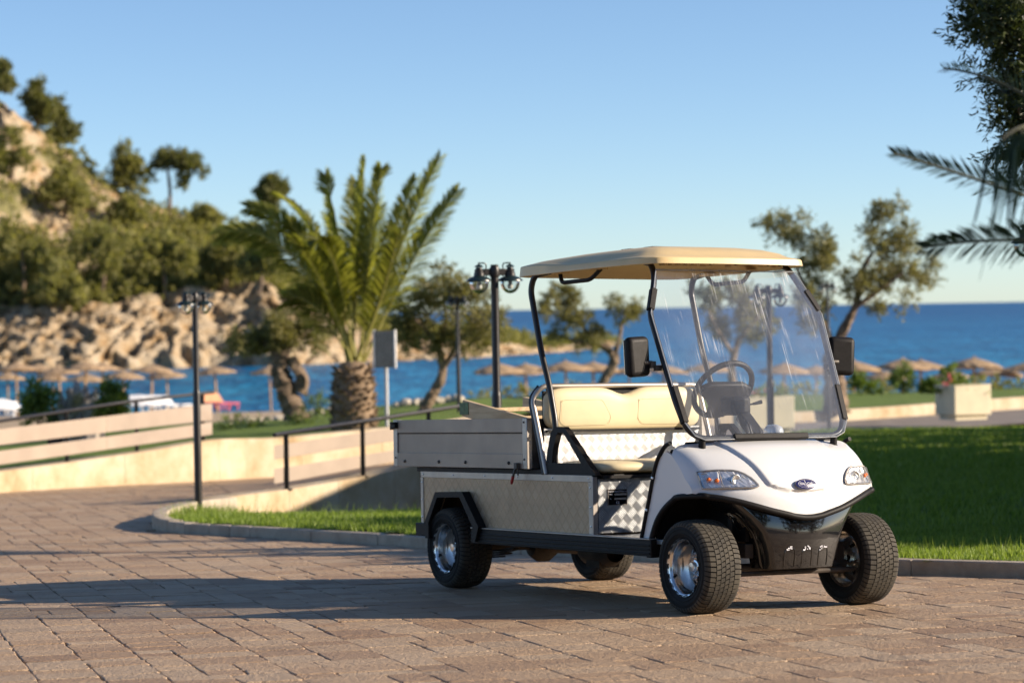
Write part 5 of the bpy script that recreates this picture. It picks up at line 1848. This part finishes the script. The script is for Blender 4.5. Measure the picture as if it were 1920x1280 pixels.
# ================================================================== lamps
M['lamp_green'] = simple('lamp_green', (.010, .022, .022), .35, var=.2)
M['bulb'] = simple('bulb', (.75, .72, .65), .3)
def lamp_post(label, base, top, rz, group='twin-lantern lamp posts'):
    base = np.asarray(base, float); h = top - base[2]
    root = empty('lamp_post', base, rz)
    tag(root, label, 'street lamp', group)
    m_ = MB(); m_.lathe([(.040, -.1), (.040, h - 1.05), (.036, h - 1.03), (.0315, h - 1.0), (.0315, h), (.0, h)], 14, 'z'); m_.build('pole', M['black_metal'], root, sm=True)
    m_ = MB(); m_.lathe([(.037, h - .10), (.040, h - .09), (.040, h - .03), (.037, h - .02)], 12, 'z'); m_.box((.0, 0, h - .06), (.19, .03, .055)); m_.build('collar', M['black_metal'], root, bevel=.004)
    for s_ in (-1, 1):
        x = s_ * .135; z0 = h - .125
        m_ = MB(); m_.lathe([(.103, z0 - .008), (.100, z0 + .004), (.075, z0 + .022), (.046, z0 + .032), (.043, z0 + .036)], 24, 'z', (x, 0, 0)); ln = m_.build('lantern', M['lamp_green'], root, sm=True)
        m_ = MB(); m_.lathe([(.043, z0 + .034), (.041, z0 + .060), (.036, z0 + .062), (.036, z0 + .086), (.028, z0 + .090), (.024, z0 + .103), (.020, z0 + .104)], 16, 'z', (x, 0, 0)); m_.build('lantern_body', M['black_metal'], ln, sm=30)
        m_ = MB(); m_.lathe([(.038, z0 + .106), (.026, z0 + .120), (.008, z0 + .128), (.007, z0 + .142), (0, z0 + .145)], 16, 'z', (x, 0, 0)); m_.build('lantern_cap', M['lamp_green'], ln, sm=True)
        m_ = MB(); m_.tube(fillet([(x, 0, z0 + .138), (x - s_ * .062, 0, z0 + .138), (x - s_ * .062, 0, z0 + .03)], .022, 5), .0055, 7); m_.build('bracket', M['lamp_green'], ln, sm=True)
        m_ = MB(); m_.lathe([(.074, z0 - .006)] + [(.078 * math.cos(a), z0 - .018 - .088 * math.sin(a)) for a in np.linspace(0, PI / 2, 9)], 24, 'z', (x, 0, 0)); m_.build('globe', M['globe'], ln, sm=True, fix=False)
        m_ = MB(); m_.lathe([(.016, z0), (.016, z0 - .03), (.024, z0 - .045), (.020, z0 - .065), (.0, z0 - .072)], 12, 'z', (x, 0, 0)); m_.build('bulb', M['bulb'], ln, sm=True)
    return root


def lamp_px(label, px, ytop, Y, rz, zb=None):
    p = at(px, ytop, Y)
    z = zb if zb is not None else float(lawn_z(p[0], p[1])) - .02
    lamp_post(label, (p[0], p[1], z), p[2], rz)
lamp_px('slim dark twin lamp post at the left tip of the kerbed grass', 365, 548, 26, .95, at(376, 944, 26)[2])
lamp_px('tall dark twin lamp post right behind the cart cargo bed', 927, 496, 20, .42)
lamp_px('far twin lamp post in front of the round olive tree', 857, 555, 47, -.3, at(862, 762, 47)[2])
lamp_px('dark twin lamp post seen through the windscreen', 1441, 535, 27, .3)
lamp_px('far thin lamp post in front of the large olive tree at right', 1551, 530, 55, .3, -1.35)
lamp_px('lamp lantern cut by the right edge under the palm fronds', 1958, 420, 17.6, 0.0)

# ---- sign seen from behind
sg = at(726, 808, 44.5)
root = empty('sign', sg); tag(root, 'grey metal sign on a post seen from behind, right of the palm', 'sign')
m_ = MB(); tp = at(724, 690, 44.5); m_.tube([(0, 0, -.1), (0, 0, at(724, 622, 44.5)[2] - sg[2])], .034, 10); m_.build('post', simple('sign_post', (.55, .55, .55), .5, metal=.4), root, sm=True)
w_, h_ = .40, .66
zc = at(727, 654, 44.5)[2] - sg[2]
m_ = MB(); m_.box((0, -.05, zc), (w_, .012, h_)); pn = m_.build('panel', simple('sign_panel', (.10, .095, .085), .6, metal=.2), root); pn.rotation_euler = (0, 0, -.35)
for k, x in enumerate(np.linspace(-w_ / 2 + .03, w_ / 2 - .03, 6)):
    m_ = MB(); m_.box((x, -.066, zc), (.030, .02, h_ - .02)); m_.build('panel_rib', simple('sign_rib', (.50, .47, .41), .5, metal=.3), pn)  # pale ribs on a dark panel: light and shade of corrugation as colour
for x in (-w_ / 2, w_ / 2):
    m_ = MB(); m_.box((x, -.05, zc), (.035, .05, h_ + .02)); m_.build('panel_edge', simple('sign_edge', (.75, .75, .74), .4), pn, bevel=.005)

# ================================================================== beach
M['straw'] = simple('straw', (.46, .32, .19), .9, nscale=5, col2=(.27, .18, .10), bump=(25, .8, .04))
M['pole_wood'] = simple('pole_wood', (.48, .29, .12), .8, var=.15)
M['white_plastic'] = simple('white_plastic', (.78, .78, .78), .4, var=.04)
def parasol_mesh():
    m_ = MB(); n = 28
    prof = [(0.0, .62), (.10, .56), (.45, .40), (.85, .20), (1.05, .07), (1.12, -.02), (1.08, -.06), (.80, .10), (.3, .36), (0, .48)]
    V = []
    for i, (r_, z) in enumerate(prof):
        for k in range(n):
            a = 2 * PI * k / n
            j = 1 + (random.uniform(-.05, .04) if 2 < i < 7 else 0)
            V.append((1.12 * r_ * j * math.cos(a), 1.12 * r_ * j * math.sin(a), .72 * z + (random.uniform(-.05, .03) if 3 < i < 7 else 0)))
    F = [(i * n + k, i * n + (k + 1) % n, (i + 1) * n + (k + 1) % n, (i + 1) * n + k) for i in range(len(prof) - 1) for k in range(n)]
    m_.add(V, F)
    return m_
pproto = None
def parasol(label, px, ytop, Y, h, sc, group):
    global pproto
    top = at(px, ytop, Y)
    if pproto is None:
        root = empty('straw_parasol')
        parasol_mesh().build('canopy', M['straw'], root)
        q = MB(); q.tube([(0, 0, -2.6), (0, 0, .34)], .055, 8); q.build('pole', M['pole_wood'], root, sm=True)
        q = MB(); q.tube([(0, 0, .41), (0, 0, .52)], [.06, .02], 8); q.build('finial', M['straw'], root)
        q = MB()
        for k in range(8):
            a = 2 * PI * k / 8
            q.tube([(.05 * math.cos(a), .05 * math.sin(a), .29), (1.0 * math.cos(a), 1.0 * math.sin(a), .03)], .014, 5)
        q.build('canopy_ribs', M['pole_wood'], root)
        pproto = root
    else:
        root = copy_tree(pproto)
    root.location = (top[0], top[1], top[2] - .48 * sc)
    f_ = random.uniform(.93, 1.08)
    root.scale = (sc * f_, sc * f_, sc * random.uniform(.95, 1.05))
    root.rotation_euler = (random.uniform(-.06, .06), random.uniform(-.06, .06), random.uniform(0, 6))
    tag(root, label, 'parasol', group)


LP = [(30, 678, 140), (72, 680, 150), (110, 684, 146), (160, 676, 138), (192, 678, 152), (14, 697, 158), (100, 698, 160), (162, 699, 158), (232, 693, 150), (285, 681, 142), (312, 692, 152), (402, 684, 140), (505, 684, 146)]
ord_ = ['first', 'second', 'third', 'fourth', 'fifth', 'sixth', 'seventh', 'eighth', 'ninth', 'tenth', 'eleventh', 'twelfth', 'thirteenth']
LPs = sorted(LP)
for i, (a, b, Y) in enumerate(LPs):
    if a > 490: lab = 'lone straw parasol at the water edge beside the twisted olive trunk'
    elif a > 380: lab = 'straw parasol just right of the left lamp post, by the red beach chairs'
    else: lab = ord_[i] + ' straw parasol from the left edge in the beach row before the cliff'
    parasol(lab, a, b, Y, 2.4, .98, 'straw parasols on the left beach')
RP = [(934, 678, 118), (985, 680, 124), (1060, 674, 112), (1112, 676, 118), (1180, 684, 130), (1245, 680, 124), (1330, 676, 118), (1470, 678, 116), (1530, 684, 128), (1600, 674, 110), (1660, 694, 134), (1692, 671, 112), (1726, 672, 116), (1826, 668, 108), (1868, 684, 112), (1780, 692, 136), (1932, 674, 110)]
for i, (a, b, Y) in enumerate(RP):
    if a < 1130: lab = ['first', 'second', 'third', 'fourth'][i] + ' straw parasol from the tall lamp post, seen above the cart cargo bed'
    elif a < 1290: lab = ['straw parasol partly hidden by the cart near side mirror', 'straw parasol beside the near windscreen post'][i - 4]
    elif a < 1560: lab = ['first', 'second', 'third'][i - 6] + ' straw parasol from the left seen through the windscreen'
    else: lab = {1600: 'straw parasol right beside the far mirror', 1660: 'low far straw parasol right of the far mirror', 1692: 'left one of two overlapping straw parasols left of the planter', 1726: 'right one of two overlapping straw parasols left of the planter', 1826: 'large straw parasol above the cream planter', 1868: 'straw parasol sloping down right behind the planter one', 1780: 'far pale straw parasol left of the planter parasol', 1932: 'straw parasol cut by the right edge'}[a]
    parasol(lab, a, b, Y, 2.4, .98 if Y < 125 else .9, 'straw parasols on the right beach')

def sunbed(label, px, py, Y, rz, mat, group, back=None, name='sun_lounger'):
    p = at(px, py, Y)
    root = empty(name, p, rz); tag(root, label, 'sun lounger', group)
    q = MB(); q.box((0, 0, .30), (1.3, .62, .07)); q.build('seat', mat, root, bevel=.02)
    q = MB(); q.bar((.62, 0, .31), (1.08, 0, .72), .62, .06); q.build('backrest', back or mat, root, bevel=.02)
    for x in (-.55, .5):
        for y in (-.26, .26):
            q = MB(); q.bar((x, y, 0), (x, y, .28), .05, .05, up=(1, 0, 0)); q.build('leg', mat, root)
for i, (a, b) in enumerate([(4, 778), (26, 780), (50, 781)]):
    sunbed(['white sun lounger at the left edge of the beach', 'white sun lounger second from the left edge', 'white sun lounger third from the left edge, beside the shrub'][i], a, b, 118 + i * 2, 1.9 + i * .3, M['white_plastic'], 'white sun loungers')
for i, (a, b) in enumerate([(255, 772), (285, 772), (312, 771), (334, 770)]):
    sunbed(ord_[i] + ' white sun lounger right of the tree stump', a, b, 112 + i * 3, 1.7 + i * .25, M['white_plastic'], 'white sun loungers')
M['pink'] = simple('pink', (.60, .10, .16), .7); M['towel'] = simple('towel', (.70, .34, .18), .85)
for i, (a, b) in enumerate([(408, 768), (424, 768)]):
    sunbed(['red beach chair with orange back nearest the lamp post', 'red beach chair with orange back farther from the lamp post'][i], a, b, 112 + i, 2.3, M['pink'], 'red beach chairs', M['towel'], 'beach_chair')

# ---- border stones of the terrace lawn
M['pale_stone'] = stone_ground('pale_stone', (.42, .36, .28), (.68, .60, .48), 3, (8, .6, .05))
st_spec = [(428, 797, 13), (446, 793, 10), (468, 792, 12), (487, 790, 9), (505, 789, 11), (523, 786, 10), (538, 785, 9), (585, 776, 11), (602, 774, 12), (618, 772, 10), (745, 760, 9), (762, 757, 12), (780, 755, 10), (798, 755, 12), (822, 752, 13), (842, 750, 10), (858, 748, 12)]
for i, (a, b, rp) in enumerate(st_spec):
    Y = 57.5; c_ = at(a, b, Y); rr = rp * Y / F_PX
    import bmesh
    bm = bmesh.new(); bmesh.ops.create_icosphere(bm, subdivisions=2, radius=rr)
    for v_ in bm.verts:
        f = 1 + .35 * (random.random() - .5); v_.co = Vector((v_.co.x * f * 1.2, v_.co.y * f, v_.co.z * f * .8))
    me = bpy.data.meshes.new('border_stone'); bm.to_mesh(me); bm.free()
    o = link('border_stone', me, M['pale_stone']); o.location = c_
    tag(o, (ord_[i] + ' pale border stone from the left along the lawn left of the palm') if i < 10 else (ord_[i - 10] + ' pale border stone from the palm along the lawn to its right'), 'stone', 'pale stones edging the terrace lawn')

# ---- grey stump with shrubs behind the long fence
SY = 46.0
sb0 = at(150, 834, SY)
root = empty('tree_stump', sb0); tag(root, 'jagged grey dead tree stump behind the long fence', 'tree stump')
M['dead_wood'] = simple('dead_wood', (.58, .52, .45), .9, nscale=8, col2=(.24, .20, .17), bump=(16, 1, .05))
for (pts, rr) in [([(150, 838), (150, 800), (140, 760), (128, 728)], [20, 20, 13, 5]), ([(165, 838), (168, 800), (172, 762), (180, 732)], [18, 18, 12, 5]), ([(140, 838), (130, 800), (118, 765), (112, 735)], [16, 15, 9, 4]),
                  ([(150, 820), (152, 770), (146, 735), (142, 716)], [18, 13, 9, 4]), ([(170, 830), (180, 790), (192, 755), (200, 722)], [14, 13, 9, 4]), ([(158, 820), (162, 760), (160, 722)], [14, 11, 4])]:
    gnarl([at(a, b, SY + random.uniform(-.3, .3)) - sb0 for a, b in pts], [q * SY / F_PX for q in rr], n=6, seg=8, amt=.5, seed=3).build('limb', M['dead_wood'], root)
M['dark_stone'] = simple('dark_stone', (.05, .045, .045), .8, var=.3, nscale=6)
q = MB(); q.box((-.15, .5, .28), (1.0, .5, .62)); q.build('stone_base', M['dark_stone'], root, bevel=.04)
def bush_px(label, Y, blobs, n, base, mat=None, cat='shrub', group=None, ll=.12, lw=.035, depth=.15, name='shrub', **kw):
    s = Y / F_PX; b0 = at(base[0], base[1], Y)
    root = empty(name, b0); tag(root, label, cat, group)
    B = []
    r_ = np.random.default_rng(int(base[0] * 7 + Y))
    for a, b, c_ in blobs:
        p = at(a, b, Y); p[1] += r_.uniform(-1, 1) * depth; B.append((*p, c_ * s))
    crown('foliage', cloud(B, n, ll, lw, int(base[0]) + 3, **kw), mat or M['bush'], root, b0)
    for k in range(4):
        tgt = B[k % len(B)]
        q = MB(); q.tube([(0, 0, -.05), (np.array(tgt[:3]) - b0) * .9], [.02, .008], 5); q.build('stem', M['bark_olive'], root)
    return root
bush_px('green shrub on the left side of the grey stump', 45.5, [(72, 752, 16), (60, 742, 12), (84, 760, 14), (70, 772, 16)], 1800, (74, 800))
bush_px('green shrub on the right side of the grey stump', 45.5, [(206, 745, 14), (214, 735, 10), (202, 762, 14), (212, 760, 12)], 1500, (207, 790))
for i, (a, b, lab) in enumerate([(480, 812, 'small loose shrub on the terrace lawn left of the palm'), (570, 800, 'small loose shrub on the terrace lawn next to the palm'), (595, 765, 'tiny upright shrub between olive trunk and palm'), (430, 805, 'small shrub at the left end of the terrace lawn')]):
    bush_px(lab, 50, [(a, b - 8, 9), (a - 8, b - 3, 7), (a + 7, b - 4, 8)], 500, (a, b + 4), ll=.10, lw=.02)

# ---- planters by the road
M['cream_paint'] = simple('cream_paint', (0.644, 0.574, 0.400), .7, var=.05, nscale=3)
M['flower'] = leafmat('flower', (.55, .05, .12), (.8, .25, .35), .3, .5)
def planter(label, px, py, Y, w_, d_, h_, rz):
    b0 = at(px, py, Y)
    root = empty('planter', b0, rz); tag(root, label, 'planter', 'cream planters by the road')
    q = MB(); q.box((0, 0, .06), (w_ - .14, d_ - .14, .14)); q.build('plinth', M['cream_paint'], root)
    q = MB(); q.box((0, 0, .10 + (h_ - .10) / 2), (w_, d_, h_ - .10)); q.build('box', M['cream_paint'], root, bevel=.015)
    q = MB()
    for (cx_, cy_, sx, sy) in ((0, d_ / 2 - .03, w_ + .02, .07), (0, -d_ / 2 + .03, w_ + .02, .07), (w_ / 2 - .03, 0, .07, d_ - .08), (-w_ / 2 + .03, 0, .07, d_ - .08)): q.box((cx_, cy_, h_ + .012), (sx, sy, .028))
    q.build('rim', M['cream_paint'], root, bevel=.006)
    B = [(x, y, h_ - .06, .10) for x in np.linspace(-w_ / 2 + .15, w_ / 2 - .15, 4) for y in (-.1, .1)]
    tag(crown('plants', cloud(B, 700, .09, .04, int(px)), M['bush'], root), kind='stuff')
    tag(crown('flowers', cloud([(x, y, z + .06, r_ * .8) for x, y, z, r_ in B[::3]], 60, .06, .05, int(px) + 1), M['flower'], root), kind='stuff')
planter('cream planter box on the road side at the right', 1806, 785, 57, .98, .80, .76, .42)
planter('cream planter box seen through the windscreen beside the steering wheel', 1432, 812, 50, 1.0, .8, .72, .30)
# shrubs and hedge at the back of the beach lawn
for i, (bl, base, Y, lab) in enumerate([([(1695, 690, 10), (1690, 705, 12), (1700, 715, 12), (1684, 712, 9)], (1694, 745), 92, 'tall leafy shrub between the parasols left of the planter'),
                                        ([(1785, 700, 9), (1778, 712, 10), (1790, 716, 10)], (1784, 745), 92, 'leafy shrub just left of the planter top'),
                                        ([(1605, 718, 12), (1625, 722, 10), (1640, 726, 9)], (1612, 748), 90, 'low rounded shrub right of the far mirror'),
                                        ([(1740, 726, 9), (1755, 728, 8)], (1748, 748), 90, 'low shrub with pink blossom left of the planter')]):
    bush_px(lab, Y, bl, 1100, base, ll=.16, lw=.06, depth=.3)
hb = []
for px in np.arange(900, 2050, 9.0):
    hb.append((*at(px, float(np.interp(px, [900, 1300, 1580, 1920, 2050], [742, 738, 731, 722, 718])) + random.uniform(-2, 2), 98 + random.uniform(-1, 1)), random.uniform(.16, .34)))
V = cloud(hb, 6000, .16, .06, 5)
tag(link('hedge', np_mesh('hedge', V, np.arange(len(V)).reshape(-1, 4)), M['leaf_scrub']), 'low brownish hedge along the back of the beach lawn', 'hedge', kind='stuff')
